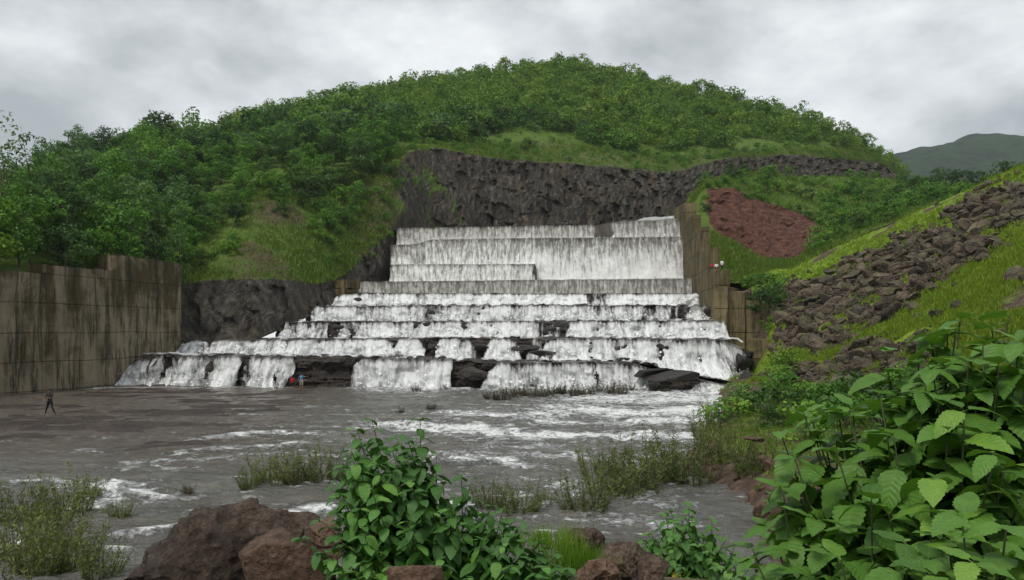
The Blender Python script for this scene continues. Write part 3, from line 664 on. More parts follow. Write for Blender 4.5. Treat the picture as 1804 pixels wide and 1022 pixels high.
for i, fs in FALL.items():
    L = LEV[i]; x0 = max(L['x'][0], fs['segs'][0][0] - 24); x1 = min(L['x'][1] + 4, fs['segs'][-1][1] + 8)
    px = np.arange(x0, x1, 2.0); Yf = lev_Y(px, L['Y0']); zt = lev_z(i, px); zb = base_z(i, px) + (0.15 if i == 0 else 0.1)
    if i == 7: zb = np.where(px > 944, lev_z(5, px) + 0.05, zb)
    h = np.maximum(zt - zb, 0.15); out = fs['out'] * (0.75 + 0.5 * np.clip(h / 3, 0, 1.3)) * (1 + (0.9 if fs['mat'] == 'cascade' else 0.1) * fbm(np.stack([px * 0.03, px * 0, px * 0 + i * 7.0], -1), 3, 71))
    Yl = lev_Y(px, LEV[i - 1]['Y0']) if i else Yf - 6
    XX0 = (px - CX) / F * Yf
    lump = fbm(np.stack([XX0 * 0.5, np.zeros_like(px), np.full_like(px, i * 5.0)], -1), 3, 11)
    lumpf = fbm(np.stack([XX0 * 1.6, np.zeros_like(px), np.full_like(px, i * 5.0)], -1), 2, 15)
    rows = []
    for k in range(5):  # over the tread to the lip
        v = k / 4; rows.append((Yf + 2.6 * (1 - v) + (-0.6 - 0.2 * lump) * v, zt + 0.16 + 0.10 * lump - 0.06 * v, -2.6 * (1 - v), 0.0, 0.5))
    n_f = 26
    for k in range(1, n_f + 1):
        v = k / n_f; rows.append((Yf - 0.6 - 0.2 * lump - out * (0.25 * v + 0.75 * v ** 1.4) * (1 + 0.25 * lump), zt + 0.1 + 0.10 * lump - (h + 0.05) * v ** 1.15, h * v, v, 0.30 + 0.70 * min(1, v / 0.30)))
    if i > 0:
        ye = rows[-1][0]
        for k in range(1, 7):
            v = k / 6; rows.append((ye + (np.minimum(Yl + 1.2, ye - 0.2) - ye) * v, zb + 0.10 + 0.05 * lumpf - 0.0 * v, h + v * 5, 1.0, 0.95 - 0.55 * v))
    YY = np.stack([r[0] for r in rows]); ZZ = np.stack([r[1] for r in rows]); UU = np.broadcast_to(XX0, YY.shape); VVv = np.stack([np.broadcast_to(r[2], px.shape) for r in rows])
    vv = np.array([r[3] for r in rows])[:, None]; cm = np.array([r[4] for r in rows])[:, None]
    rel = fbm(np.stack([UU * 1.4, VVv * 0.5, np.full_like(UU, i * 3.0)], -1), 4, 43); rel2 = fbm(np.stack([UU * 0.45, VVv * 0.7, np.full_like(UU, i * 3.0)], -1), 3, 47)
    a_ = (0.75 if fs['mat'] == 'cascade' else 0.13) * np.clip(vv * 2, 0.25, 1)
    YY = YY - a_ * rel - 1.2 * a_ * rel2; ZZ = ZZ + 0.6 * a_ * rel * (vv > 0.85)
    XX = UU + 0 * YY
    pe = px[None] + fs['skew'] * (vv + 0.15) + 5 * rel2 + 3 * rel
    cover = np.zeros_like(YY); sp_ = 9.0 if fs['mat'] == 'cascade' else 0.0
    for s0, s1, st in fs['segs']:
        cover = np.maximum(cover, st * sstep(-4, 5, pe - s0 + sp_ * vv) * sstep(-4, 5, s1 - pe + sp_ * vv))
    if fs['mat'] == 'cascade': cover = cover * (0.96 + 0.5 * np.clip(fbm(np.stack([UU * 0.16, VVv * 0.25, np.full_like(UU, i * 7.7)], -1), 3, 91), -0.6, 0.3))
    cover = (cover - (0.12 if fs['mat'] == 'cascade' else 0.0) * (cover > 0.2)) * cm + np.where(cover > 0.3, 0.12 * vv, 0) - np.where(cover < 0.1, 0.5, 0)
    white = fs['white'] - (0.35 * (1 - sstep(0.0, 0.2, vv)) if fs['mat'] == 'cascade' else 0) + (0.30 * vv if fs['mat'] == 'cascade' else (0.30 * vv ** 2 if i in (7, 8) else 0.05 * vv)) + 0 * YY
    if i == 7:  # plunging foam cones on the tall face
        for cx_, wd in ((1050, 70), (965, 40), (1150, 60)): white = white + 0.35 * np.exp(-((px[None] - cx_) / (wd * (0.25 + vv))) ** 2) * sstep(0.15, 0.6, vv)
    o = mk('waterfall', np.stack([XX, YY, ZZ], -1), grid_faces(*YY.shape), M[fs['mat']], attrs={'cover': cover, 'white': white}, uv=np.stack([UU, VVv], -1), smooth=True)
    tag(o, 'white water falling over the ' + names[i], kind='structure')
    if i != 5:
        hi_ = min(len(rows), 33); ii, jj = np.where(cover[:hi_] > 0.45); sel = (ii > 18) if fs['mat'] == 'cascade' else (ii > 26); ii, jj = ii[sel], jj[sel]
        kk = rs.integers(0, len(ii), 900 if fs['mat'] == 'cascade' else 300); n = len(kk)
        c_ = np.stack([XX[ii[kk], jj[kk]] + rs.normal(size=n) * .2, YY[ii[kk], jj[kk]] - rs.uniform(.0, .7, n), ZZ[ii[kk], jj[kk]] + np.abs(rs.normal(size=n)) * .28 - .05], 1)
        N_ = rs.normal(size=(n, 3)); N_ /= np.linalg.norm(N_, axis=1, keepdims=True); a = np.cross(N_, rs.normal(size=(n, 3))); a /= np.linalg.norm(a, axis=1, keepdims=True); b = np.cross(N_, a); z_ = (rs.random(n) ** 2 * .16 + .04)[:, None]
        spray.add(np.stack([c_ - a * z_, c_ + b * z_, c_ + a * z_, c_ - b * z_], 1).reshape(-1, 3), np.arange(n * 4).reshape(-1, 4))
o = link('spray', spray.data('spray'), plain('spray_drops', (0.80, 0.81, 0.81), 0.6, 0.1, 3)); tag(o, 'white spray thrown up at the feet of the falls', 'spray', None, 'stuff')
# approach channel above the crest, rising towards the right
px = np.linspace(1040, 1212, 60); T_ = np.linspace(0, 1, 16)[:, None]
Yc = lev_Y(px, 150.5)[None] + 1 + T_ * 26; zc = lev_z(8, px)[None] + 0.1 + T_ * 4.6 * sstep(1040, 1150, px)[None]
XX = (px - CX)[None] / F * Yc
zc = zc + 0.25 * fbm(np.stack([XX * 0.4, Yc * 0.4, zc * 0], -1), 3, 3)
o = mk('waterfall', np.stack([XX, Yc, zc], -1), grid_faces(16, 60), M['cascade'], attrs={'cover': np.full(zc.shape, 0.95), 'white': np.full(zc.shape, .5)}, uv=np.stack([XX, Yc], -1), smooth=True)
tag(o, 'white rapid running down to the spillway crest', kind='structure')
px = np.linspace(690, 1230, 80); Yc = lev_Y(px, 150.5)[None] + np.array([[0.4], [60.]]); zc = lev_z(8, px)[None] - 0.15 + 0 * Yc
o = mk('river', np.stack([(px - CX)[None] / F * Yc, Yc, zc], -1), grid_faces(2, 80), M['river'], attrs={'foam': np.full(160, 0.2), 'shallow': np.zeros(160)}); tag(o, 'still water held behind the spillway crest', kind='structure')

# right training wall, stepping down along the cascade
def wr(Y): return 16 + 0.1 * Y
rw = empty('training_wall', (wr(120), 120, 0)); tag(rw, 'olive stained concrete training wall stepping down beside the cascade', 'wall')
for k, (ya, yb, zt_) in enumerate([(154, 138, 30.3), (137.97, 126, 25.0), (125.97, 117, 21.9), (116.97, 108.5, 17.9), (108.47, 100.6, 14.2)]):
    th = 2.2 if k == 0 else 1.3 + 0.05 * k
    sect(rw, rough_slab((wr(ya), ya), (wr(yb), yb), th, -0.5, zt_, zt_ - (1.6 if k == 0 else 0.15), 0.6, 0.06, 40 + k), M['wall_r'])
# wing blocks facing the river
for (pa, pb, yy, t0, t1, b0, th) in [(1258, 1282, 100.4, 502, 506, 604, 4), (1282, 1312, 100.1, 512, 514, 604, 4), (1312, 1352, 99.7, 528, 530, 610, 4), (1322, 1368, 90.5, 597, 600, 668, 6)]:
    A_ = P(pa, t0, yy); B_ = P(pb, t1, yy - 1.0); zb_ = P(pa, b0, yy)[2]
    sect(rw, rough_slab(A_[:2], B_[:2], th, min(zb_ - 2, 0.3), A_[2], B_[2], 0.5, 0.09, 60 + pa), M['wall_r'], 'wing_block')
# small abutment at the left end of the low weir
ab = empty('abutment', tuple(P(592, 530, 131))); tag(ab, 'small stone abutment block at the end of the low weir under green slope', 'abutment')
for (pa, pb, y0, y1, yy) in [(574, 612, 492, 508, 133.0), (578, 606, 508.6, 536, 132.4)]:
    A_ = P(pa, y0, yy); B_ = P(pb, y0, yy - 1.5)
    sect(ab, rough_slab(A_[:2], B_[:2], 4, P(pa, y1, yy)[2], A_[2], B_[2], 0.4, 0.1, 81 + pa), M['wall_r'], 'block')

# ------------------------------------------------------------------ vegetation builders
def unit(v): return v / (np.linalg.norm(v, axis=-1, keepdims=True) + 1e-9)
def leaf_quads(C, N, size, r, asp=0.55, droop=0.25):
    """one small rhombic leaf face per centre, lying across normal N"""
    n = len(C); a = unit(np.cross(N, unit(r.normal(size=(n, 3))))); a[:, 2] -= droop; a = unit(a); b = unit(np.cross(N, a))
    s = np.broadcast_to(np.asarray(size, float), (n,))[:, None]
    V = np.stack([C - a * s * 0.5, C + b * s * asp * 0.5, C + a * s * 0.5, C - b * s * asp * 0.5], 1).reshape(-1, 3)
    return V, np.arange(n * 4).reshape(-1, 4)
def clump_leaves(r, cc, rr, per, size, flat=0.75, shell=(0.55, 1.05), up=0.35):
    Vs, Fs, Ts, k = [], [], [], 0
    for c, R in zip(cc, rr):
        d = unit(r.normal(size=(per, 3)) + np.array([0, 0, up])); ra = R * r.uniform(*shell, size=(per, 1)) ** 0.6
        pos = c + d * ra * np.array([1, 1, flat]); N = unit(d * 0.9 + r.normal(size=(per, 3)) * 0.5 + np.array([0, 0, 0.45]))
        V, q = leaf_quads(pos, N, size * r.uniform(0.6, 1.3, per), r)
        Vs.append(V); Fs.append(q + k); k += len(V)
        Ts.append(np.repeat(np.clip(0.5 * r.random() + 0.5 * r.random(per), 0, 1), 4))
    return np.vstack(Vs), np.vstack(Fs), np.concatenate(Ts)
def make_tree(seed, height, crown_w, crown_h, nclump, per, leaf, rc, lean=0.3, trunk_r=0.12, shape='dome'):
    r = np.random.default_rng(seed); cb = height - crown_h
    cc, rr = [], []
    while len(cc) < nclump:
        u = r.uniform(-1, 1, 3)
        if np.hypot(u[0], u[1]) > 1: continue
        hz = (u[2] + 1) / 2
        lim = {'dome': math.sqrt(max(0, 1 - max(0, hz - 0.25) ** 2 / 0.6)), 'column': 0.55 + 0.45 * math.sin(hz * math.pi), 'umbrella': 0.35 + 0.65 * sstep(0.15, 0.75, hz)}[shape]
        if np.hypot(u[0], u[1]) > lim: continue
        cc.append((u[0] * crown_w / 2, u[1] * crown_w / 2, cb + hz * crown_h)); rr.append(rc * r.uniform(0.65, 1.25))
    cc = np.array(cc); rr = np.array(rr)
    V, q, t_ = clump_leaves(r, cc, rr, per, leaf)
    crown = mesh_data('crown', V, q, {'tone': t_})
    ac = Acc(); lx, ly = r.normal(size=2) * lean
    top = np.array([lx * 0.4, ly * 0.4, cb + crown_h * 0.75]); n = 7
    path = np.array([[0, 0, -0.6]] + [top * (k / n) + np.append(r.normal(size=2) * 0.05 * height * 0.15, 0) for k in range(1, n + 1)])
    ac.tube(path, np.linspace(trunk_r, trunk_r * 0.25, len(path)), n=7)
    for j in r.choice(len(cc), min(len(cc), 9), replace=False):
        k = int(np.clip((cc[j][2] * 0.75) / top[2] * n, 1, n)); s = path[k]
        mid = s * 0.5 + cc[j] * 0.5 + np.array([0, 0, -0.1 * crown_h * 0.3])
        ac.tube(np.array([s, mid, cc[j]]), [trunk_r * 0.42, trunk_r * 0.28, trunk_r * 0.1], n=5)
    trunk = ac.data('trunk', True)
    return trunk, crown, V, q, t_

def place_tree(name, variant, loc, scale, rz, label, cat, group, leafmat, barkmat=None):
    e = empty(name, loc, rz, scale); tag(e, label, cat, group)
    tr, cr = variant[0], variant[1]
    for nm, me, mt in (('trunk', tr, barkmat or M['bark']), ('crown', cr, leafmat)):
        o = bpy.data.objects.new(nm, me); COL.objects.link(o); o.parent = e
        if len(me.materials) == 0: me.materials.append(mt)
        o.material_slots[0].link = 'OBJECT'; o.material_slots[0].material = mt
    return e

HILLV = [make_tree(100 + k, 4.6 + 0.5 * (k % 3), 5.8, 4.4, 20, 26, 0.66, 1.2, 0.4, 0.12, ['dome', 'dome', 'dome', 'column', 'umbrella'][k]) for k in range(5)]
LEFTV = [make_tree(200 + k, [7.5, 8.5, 6.5, 9.5][k], [5.4, 5.0, 6.0, 4.6][k], [5.5, 6.5, 4.6, 7.5][k], [30, 30, 28, 34][k], 62, 0.40, 0.95, 0.5, 0.14, ['dome', 'dome', 'umbrella', 'column'][k]) for k in range(4)]
SLIMV = [make_tree(300 + k, 16.0, 4.4, 12.5, 34, 34, 0.40, 0.8, 0.8, 0.17, 'column') for k in range(3)]
BUSHV = [make_tree(400 + k, 2.3, 3.0, 2.1, 15, 55, 0.26, 0.62, 0.2, 0.05, 'dome') for k in range(3)]

def spaced(cands, dmin):
    cell = {}; keep = []
    for i, p in enumerate(cands):
        k = (int(p[0] // dmin), int(p[1] // dmin)); ok = True
        for a in (-1, 0, 1):
            for b in (-1, 0, 1):
                for j in cell.get((k[0] + a, k[1] + b), ()):
                    if np.hypot(*(cands[j][:2] - p[:2])) < dmin: ok = False
        if ok: cell.setdefault(k, []).append(i); keep.append(i)
    return keep

# wood on the main hill
r = np.random.default_rng(5)
pxs = np.r_[r.uniform(560, 1592, 12000), r.uniform(0, 560, 3000)]; ts = 2.98 + 2.12 * r.random(15000) ** 0.9
pos = hill.at(pxs, ts); wn_ = fbm(pos * 0.05, 3, 3)
ok = ~((pxs > 850) & (pxs < 1030) & (ts < 3.22)) & ~((pxs > 1130) & (pxs < 1260) & (ts < 3.2 + 0.2 * wn_)) & ~((pxs > 1290) & (pxs < 1570) & (ts < 3.55 + 0.35 * wn_)) & ~((pxs < 640) & (pos[:, 1] < 195)) & (ts > 3.05 + 0.15 * wn_)
pos = pos[ok]; keep = spaced(pos, 3.75); pos = pos[keep]
print('hill trees', len(pos))
order = np.argsort(pos[:, 1] - 60 * (np.abs(pos[:, 2] - 100) < 0)); pos = pos[order]
acc = Acc()
for i, p in enumerate(pos):
    k = r.integers(0, 5); s = r.choice([0.7, 0.95, 1.15, 1.5], p=[.22, .38, .28, .12]) * r.uniform(0.9, 1.1); rz = r.uniform(0, 6.28)
    pp = CX + p[0] / p[1] * F
    if i < 300:
        s *= 1.08; place_tree('hill_tree', HILLV[k], (p[0], p[1], p[2] - 0.7), (s * 1.05, s * 1.05, s * r.uniform(.85, 1.1)), rz, ('large ' if s > 1.15 else 'small ' if s < .85 else '') + 'round tree at the lower edge of the hill wood ' + ('above the green slope' if pp < 690 else 'above the dark cliff' if pp < 1000 else 'behind the training wall' if pp < 1290 else 'near the hill end'), 'tree', 'trees along the lower edge of the hill wood', M[['leaf_hill', 'leaf_dark', 'leaf_left', 'leaf_hill', 'leaf_hill', 'leaf_dark', 'leaf_hill', 'leaf_pale'][r.integers(0, 8)]])
    else:
        V, q, t_ = HILLV[k][2:]
        cs, sn = math.cos(rz), math.sin(rz); W_ = V * s; W_ = np.stack([W_[:, 0] * cs - W_[:, 1] * sn, W_[:, 0] * sn + W_[:, 1] * cs, W_[:, 2]], 1) + p - np.array([0, 0, 0.5])
        acc.add(W_, q, tone=np.clip(t_ * 0.7 + (r.uniform(-0.15, 0.48) if r.random() > .18 else -0.35), 0, 1))
o = link('forest', acc.data('forest'), M['leaf_hill']); tag(o, 'dense green wood covering the upper hill', 'forest', None, 'stuff')

# trees and bushes on the left slope
pxs = r.uniform(-110, 690, 6200); ts = r.uniform(0.12, 5.0, 6200)
pos = hill.at(pxs, ts)
ok = (pos[:, 1] < 196) & np.where(pxs < 318, True, ts > np.interp(pxs + 25 * vnoise(pos * 0.08), [318, 345, 400, 440, 480, 520, 560, 600, 640, 690], [1.5, 1.9, 2.05, 2.45, 2.6, 2.0, 1.65, 1.7, 2.3, 2.6]))
pos = pos[ok]; keep = spaced(pos, 3.7); pos = pos[keep]
print('left trees', len(pos))
# only trees that can show: drop those buried right behind nearer crowns
for p in pos:
    pxv = CX + p[0] / p[1] * F
    k = r.integers(0, 4); s = r.uniform(0.7, 1.25) * (0.62 if pxv > 325 and p[1] < 158 else 1.0)
    u = r.random(); mt = M['leaf_left'] if u < 0.6 else (M['leaf_dark'] if u < 0.85 else M['leaf_pale'])
    place_tree('slope_tree', LEFTV[k], (p[0], p[1], p[2] - 0.4), (s, s, s * r.uniform(.85, 1.1)), r.uniform(0, 6.28),
               {'tree_foliage': 'mid green', 'dark_foliage': 'dark green', 'pale_foliage': 'pale green'}[mt.name] + (' large' if s > 1.08 else ' small' if s < .85 else '') + ' tree ' + ('near the skyline of the left slope' if p[1] > 165 else 'half way up the left slope' if p[1] > 130 else 'in the thicket just behind the retaining wall' if pxv < 300 else 'at the head of the green slope above the dark rock face'), 'tree', 'trees of the thicket above the retaining wall', mt)
for px_, top, Y_, k, w_, lab in [(8, 206, 90, 0, 1.0, 'tall slim tree with see-through crown at the photo\'s left border'), (52, 240, 92, 1, 1.05, 'tall slim tree with airy rounded top, second from the left border'), (112, 243, 94, 2, 1.0, 'tall slim airy tree with forked top above the middle of the retaining wall'),
                            (148, 330, 95, 0, .7, 'slim grey-leaved tree rising just behind the wall\'s middle section'), (312, 340, 104, 1, .75, 'slim pale-leaved tree beside the tall end of the retaining wall')]:
    zb = float(hill.at(px_, 0.5)[2]); b_ = P(px_, 0, Y_); zt = float(P(px_, top, Y_)[2]); s = (zt - zb) / 16.2
    place_tree('slim_tree', SLIMV[k], (b_[0], Y_, zb), (s * w_, s * w_, s), k * 2.1, lab, 'tree', 'slim trees above the retaining wall', M['leaf_pale'])
# bushes: tongue down the green slope, single bushes, mound scrub
bushes = []
for px_, t_, s in [(520, 2.75, 1.7), (540, 2.5, 1.6), (500, 2.6, 1.3), (560, 2.2, 1.5), (575, 1.9, 1.3), (580, 1.6, 1.2), (590, 1.3, 1.0), (600, 2.4, 1.4), (590, 2.7, 1.5), (470, 2.8, 1.4), (545, 2.85, 1.6), (625, 2.6, 1.3), (640, 2.85, 1.2), (400, 2.85, 1.5), (355, 2.7, 1.5), (340, 2.3, 1.0), (330, 1.9, .9), (420, 2.7, 1.1), (455, 2.35, .7), (612, 2.0, 1.0), (570, 1.35, .8), (660, 2.5, .9), (672, 2.9, 1.1)]:
    bushes.append((hill.at(px_, t_), s, 'bush on the green slope above the dark rock face', 'bushes on the slope above the dark rock face'))
for k in range(90):
    px_ = r.uniform(325, 690); t_ = r.uniform(1.1, 2.95)
    if 0.5 * vnoise(np.array([px_ * .02, t_ * 2.2, 3.3])) + (t_ - 2.2) * .35 + (0.25 if px_ < 420 else 0) < r.uniform(-.25, .35): continue
    bushes.append((hill.at(px_, t_), r.uniform(.4, 1.3), 'bush on the green slope above the dark rock face', 'bushes on the slope above the dark rock face'))
for k in range(90):
    px_ = r.uniform(1440, 1760); t_ = r.uniform(0.1, 2.4)
    bushes.append((mound.at(px_, t_), r.uniform(0.9, 1.7), 'green bush in the dense scrub behind the embankment ridge', 'dense scrub bushes behind the embankment ridge'))
for px_, t_ in [(1300, 1.98), (1318, 1.92), (1335, 2.0), (1352, 2.02), (1372, 2.0), (1392, 2.02), (1410, 2.03), (1428, 2.0), (1446, 1.95), (1460, 1.8), (1468, 1.5), (1470, 1.2), (1455, .98), (1262, 2.05), (1246, 1.95), (1243, 1.7), (1242, 1.4)]:
    bushes.append((mound.at(px_, t_), r.uniform(0.5, 1.1), 'green bush fringing the bare red earth', 'bushes fringing the bare red earth'))
for k in range(130):
    px_ = r.uniform(1215, 1700); t_ = r.uniform(1.2, 3.25)
    red_ = 1236 < px_ < 1462 and t_ < 2.02
    if red_ or (px_ < 1300 and t_ < 2.1): continue
    if 1380 < px_ < 1460 and t_ > 2.8 and r.random() < .6: continue
    bushes.append((mound.at(px_, t_), r.uniform(0.7, 1.5), 'green bush in the scrub on the mound above the red earth', 'scrub bushes on the mound above the red earth'))
for k in range(34):
    px_ = r.uniform(655, 745); t_ = r.uniform(.3, 2.2); pq = hill.at(px_, t_); pq[1] -= 1.2
    if px_ > 700 and t_ < 1.2: continue
    bushes.append((pq, r.uniform(.25, .7), 'creeper clump on the grassy left end of the cliff', 'creepers on the left end of the cliff'))
for k in range(150):
    px_ = r.uniform(700, 1560); t_ = r.uniform(2.02, 3.4)
    bushes.append((hill.at(px_, t_), r.uniform(0.5, 1.1), 'low green bush on the grass bench above the cliff', 'low bushes on the bench above the cliff'))
for px_ in np.linspace(1610, 1790, 9):
    pb = P(px_, 330 - (px_ - 1600) * .08, 190); bushes.append((pb - np.array([0, 0, 1.0]), r.uniform(1.4, 2.2), 'dark bush on the saddle below the far mountain', 'dark bushes on the saddle below the far mountain'))
bushes.sort(key=lambda b_: -b_[1] / b_[0][1]); shr = Acc()
for nb_, (p, s, lab, grp) in enumerate(bushes):
    if nb_ >= 270:
        V, q, t_ = BUSHV[nb_ % 3][2:]; az = r.uniform(0, 6.28); cs, sn = math.cos(az), math.sin(az); V = V * s
        shr.add(np.stack([V[:, 0] * cs - V[:, 1] * sn, V[:, 0] * sn + V[:, 1] * cs, V[:, 2]], 1) + np.asarray(p) - np.array([0, 0, .25]), q, tone=np.clip(t_ * .7 + r.uniform(-.2, .4), 0, 1)); continue
    u = r.random(); mt = M['leaf_left'] if u < 0.55 else (M['leaf_dark'] if u < 0.8 else M['leaf_hill'])
    if lab[:4] == 'dark': mt = M['leaf_dark']
    lab = ('large ' if s > 1.15 else 'small ' if s < .75 else 'middling ') + lab.replace('green bush', 'bush') if lab[:4] == 'dark' else ('large ' if s > 1.15 else 'small ' if s < .75 else 'middling ') + {'tree_foliage': 'bright green ', 'dark_foliage': 'dark ', 'hill_foliage': 'soft green '}[mt.name] + lab.replace('low green bush', 'bush').replace('green bush', 'bush')
    place_tree('bush', BUSHV[r.integers(0, 3)], (p[0], p[1], p[2] - 0.25), (s, s, s * r.uniform(.8, 1.2)), r.uniform(0, 6.28), lab, 'bush', grp, mt)

if shr.n: o = link('undergrowth', shr.data('undergrowth'), M['leaf_left']); tag(o, 'small scattered bushes on the benches and slopes', 'undergrowth', None, 'stuff')
# ------------------------------------------------------------------ boulders
def ico(sub):
    bm = bmesh.new(); bmesh.ops.create_icosphere(bm, subdivisions=sub, radius=1.0)
    V = np.array([v.co[:] for v in bm.verts]); Fc = np.array([[v.index for v in f.verts] for f in bm.faces]); bm.free(); return V, Fc
ICO = {k: ico(k) for k in (1, 2, 3, 4, 6)}
def cut_rock(seed, sub=3, ncut=13, dims=(1, 0.8, 0.62), nz=0.07, dmin=0.5, dmax=0.85):
    r_ = np.random.default_rng(seed); V, Fc = ICO[sub]; V = V.copy()
    for _ in range(ncut):
        n = unit(r_.normal(size=3)); d = r_.uniform(dmin, dmax); ov = np.maximum(0, V @ n - d); V = V - ov[:, None] * n
    V = V * np.array(dims); V = V * (1 + nz * fbm(V * 2.2 + seed, 3, seed))[:, None]
    return V, Fc
ROCKS = [mesh_data('boulder', *cut_rock(500 + k, 3, 13, [(1, .8, .6), (1, .65, .5), (.95, .9, .75), (1, .7, .42)][k % 4])) for k in range(8)]
ROCKS_S = [cut_rock(540 + k, 1, 6, (1, .8, .6), 0.1) for k in range(5)]
def place_rock(name, me, loc, s, rot, mat, label, group=None, cat='boulder'):
    o = bpy.data.objects.new(name, me); COL.objects.link(o); o.location = loc; o.rotation_euler = rot; o.scale = s if hasattr(s, '__len__') else (s,) * 3
    if len(me.materials) == 0: me.materials.append(mat)
    o.material_slots[0].link = 'OBJECT'; o.material_slots[0].material = mat
    return tag(o, label, cat, group)
cand = []
while len(cand) < 3600:
    px_, py_ = r.uniform(1362, 1900), r.uniform(300, 702)
    m_ = float(rubble_mask(np.array(px_), np.array(py_)))
    if r.random() > m_ + (0.012 if px_ > 1395 else 0): continue
    Yh = float(plane_hit(px_, py_))
    if not 45 < Yh < 150: continue
    X_ = (px_ - CX) / F * Yh
    de_ = float(seg_dist(np.array([X_, Yh]), edge_pts, True))
    if de_ > -0.3: continue
    cand.append((X_, Yh))
cand = np.array(cand); kp = spaced(np.c_[cand, cand[:, 0]], 0.60); cand = cand[kp]
rad = np.clip(r.lognormal(-0.72, 0.52, len(cand)), 0.24, 1.2)
zz = bank_z(cand[:, 0], cand[:, 1])
order = np.argsort(-rad / cand[:, 1]); acc = Acc(); nb = 0
print('boulders', len(cand))
for j in order:
    p = np.array([cand[j, 0], cand[j, 1], zz[j]]); pxv = CX + p[0] / p[1] * F
    if nb < 300 and pxv < 1804:
        nb += 1
        place_rock('boulder', ROCKS[r.integers(0, 8)], (p[0], p[1], p[2] + rad[j] * 0.22), rad[j] * 1.12, (r.normal() * .25, -0.5 + r.normal() * .3, r.uniform(0, 6.28)), M['boulder'], ('very large' if rad[j] > 1.2 else 'large' if rad[j] > .85 else 'middling' if rad[j] > .6 else 'small') + ' grey brown boulder ' + ('in the rubble patch at the embankment toe' if p[1] < 74 else 'high in the rubble band on the embankment' if pxv > 1640 else 'half way down the embankment rubble band' if pxv > 1500 else 'low in the rubble band near the wing blocks'), 'boulders of the rubble band on the embankment')
    else:
        V, Fc = ROCKS_S[r.integers(0, 5)]; R_ = np.array(Euler((r.normal() * .4, r.normal() * .4, r.uniform(0, 6.28))).to_matrix())
        acc.add((V * rad[j]) @ R_.T + p + np.array([0, 0, rad[j] * .15]), (), Fc)
for j in range(2600):  # small stones between
    k = r.integers(0, len(cand)); X_, Y_ = cand[k] + r.normal(size=2) * 0.9; s = r.uniform(0.1, 0.3)
    V, Fc = ROCKS_S[r.integers(0, 5)]; acc.add(V * s + np.array([X_, Y_, float(bank_z(np.array(X_), np.array(Y_), False)) + 0.05]), (), Fc)
o = link('rubble', acc.data('rubble'), M['boulder']); tag(o, 'small broken stones between the boulders of the embankment', 'rubble', None, 'stuff')

# single rocks on the ledges and in the river
for px_, py_, Y_, s, dims, lab in [
    (988, 571, 101, .95, (1.2, .8, 1.0), 'black rock standing in the water on the third ledge'), (972, 580, 100.5, .8, (1.1, .8, .9), 'dark rock lower beside the black rock on the third ledge'),
    (1098, 634, 85.5, .7, (1.2, .8, .9), 'dark boulder at the lip of the lowest ledge, before the broad torrent'), (1122, 637, 85, .6, (1.2, .8, .8), 'small dark boulder beside the lip boulder of the lowest ledge'), (1142, 641, 84.6, .55, (1.5, .8, .6), 'flat dark stone last in the row on the lowest ledge lip'),
    (1192, 664, 79.6, 2.9, (1.15, .6, .40), 'large flat wet rock slab at the foot of the torrent'), (1148, 656, 80.6, 1.9, (1.3, .6, .42), 'dark shelf rock joining the large wet slab'),
    (985, 735, 56.5, .62, (1.0, .8, .55), 'lower of two black rocks in the open river'), (994, 726, 58.8, .45, (1.3, .8, .5), 'upper of two black rocks in the open river'), (1030, 709, 68, .4, (1.2, .8, .5), 'small black rock in the river above the pair of rocks'),
    (752, 571, 103, .7, (1, .7, 1.1), 'dark rock between two falls on the third ledge'), (818, 576, 102.6, .5, (1, .8, 1), 'small dark rock between falls on the third ledge'), (592, 577, 108, 1.1, (1.3, .6, .9), 'dark rock at the green side of the third ledge'),
    (765, 612, 95.6, 1.05, (1.2, .6, .9), 'dark rock between falls on the second ledge'), (848, 612, 94.6, 1.0, (1.2, .7, .95), 'dark rock wedge on the second ledge above the dry gap'), (930, 613, 93.5, 1.5, (1.6, .6, .7), 'long dark rock slanting under the second ledge'), (960, 622, 91.5, 1.2, (1.8, .6, .5), 'dark rock tail slanting down to the lowest ledge'),
    (1190, 546, 110.5, 1.2, (1.3, .6, .8), 'dark wet rock in the fall near the training wall'), (630, 527, 126, .8, (1, .6, .9), 'dark rock at the left end of the highest ledge'), (1250, 548, 107, 1.0, (1, .7, 1.2), 'grey rock at the foot of the training wall'), (1308, 640, 88.5, 1.5, (.8, .8, 1.5), 'dark rock stack beside the broad torrent'), (1316, 668, 84, 1.1, (.8, .8, 1.3), 'dark rock at the foot of the lower wing block'),
    (540, 672, 89.6, 1.3, (1.5, .6, .6), 'brown rock in the dry gap of the lowest ledge'), (580, 668, 89.6, 1.5, (1.5, .6, .7), 'second brown rock in the dry gap of the lowest ledge'), (838, 660, 84.6, 1.8, (1.2, .5, .7), 'dark rock block in the dry gap right of the broad low fall'),
    (454, 681, 89.4, .45, (1.3, .8, .7), 'small round black rock at the foot of the leftmost slanting falls'),
    (1330, 774, 30.5, .42, (1.3, .8, .45), 'flat reddish stone on the low bank behind the leafy plant')]:
    p = P(px_, py_, Y_)
    place_rock('rock', ROCKS[(px_ + py_) % 8], tuple(p), tuple(s * np.array(dims)), (r.normal() * .12, r.normal() * .12, r.uniform(-.5, .5)), M['redrock'] if 'redd' in lab else (M['boulder'] if 'brown' in lab else M['wetrock']), lab, None, 'rock')
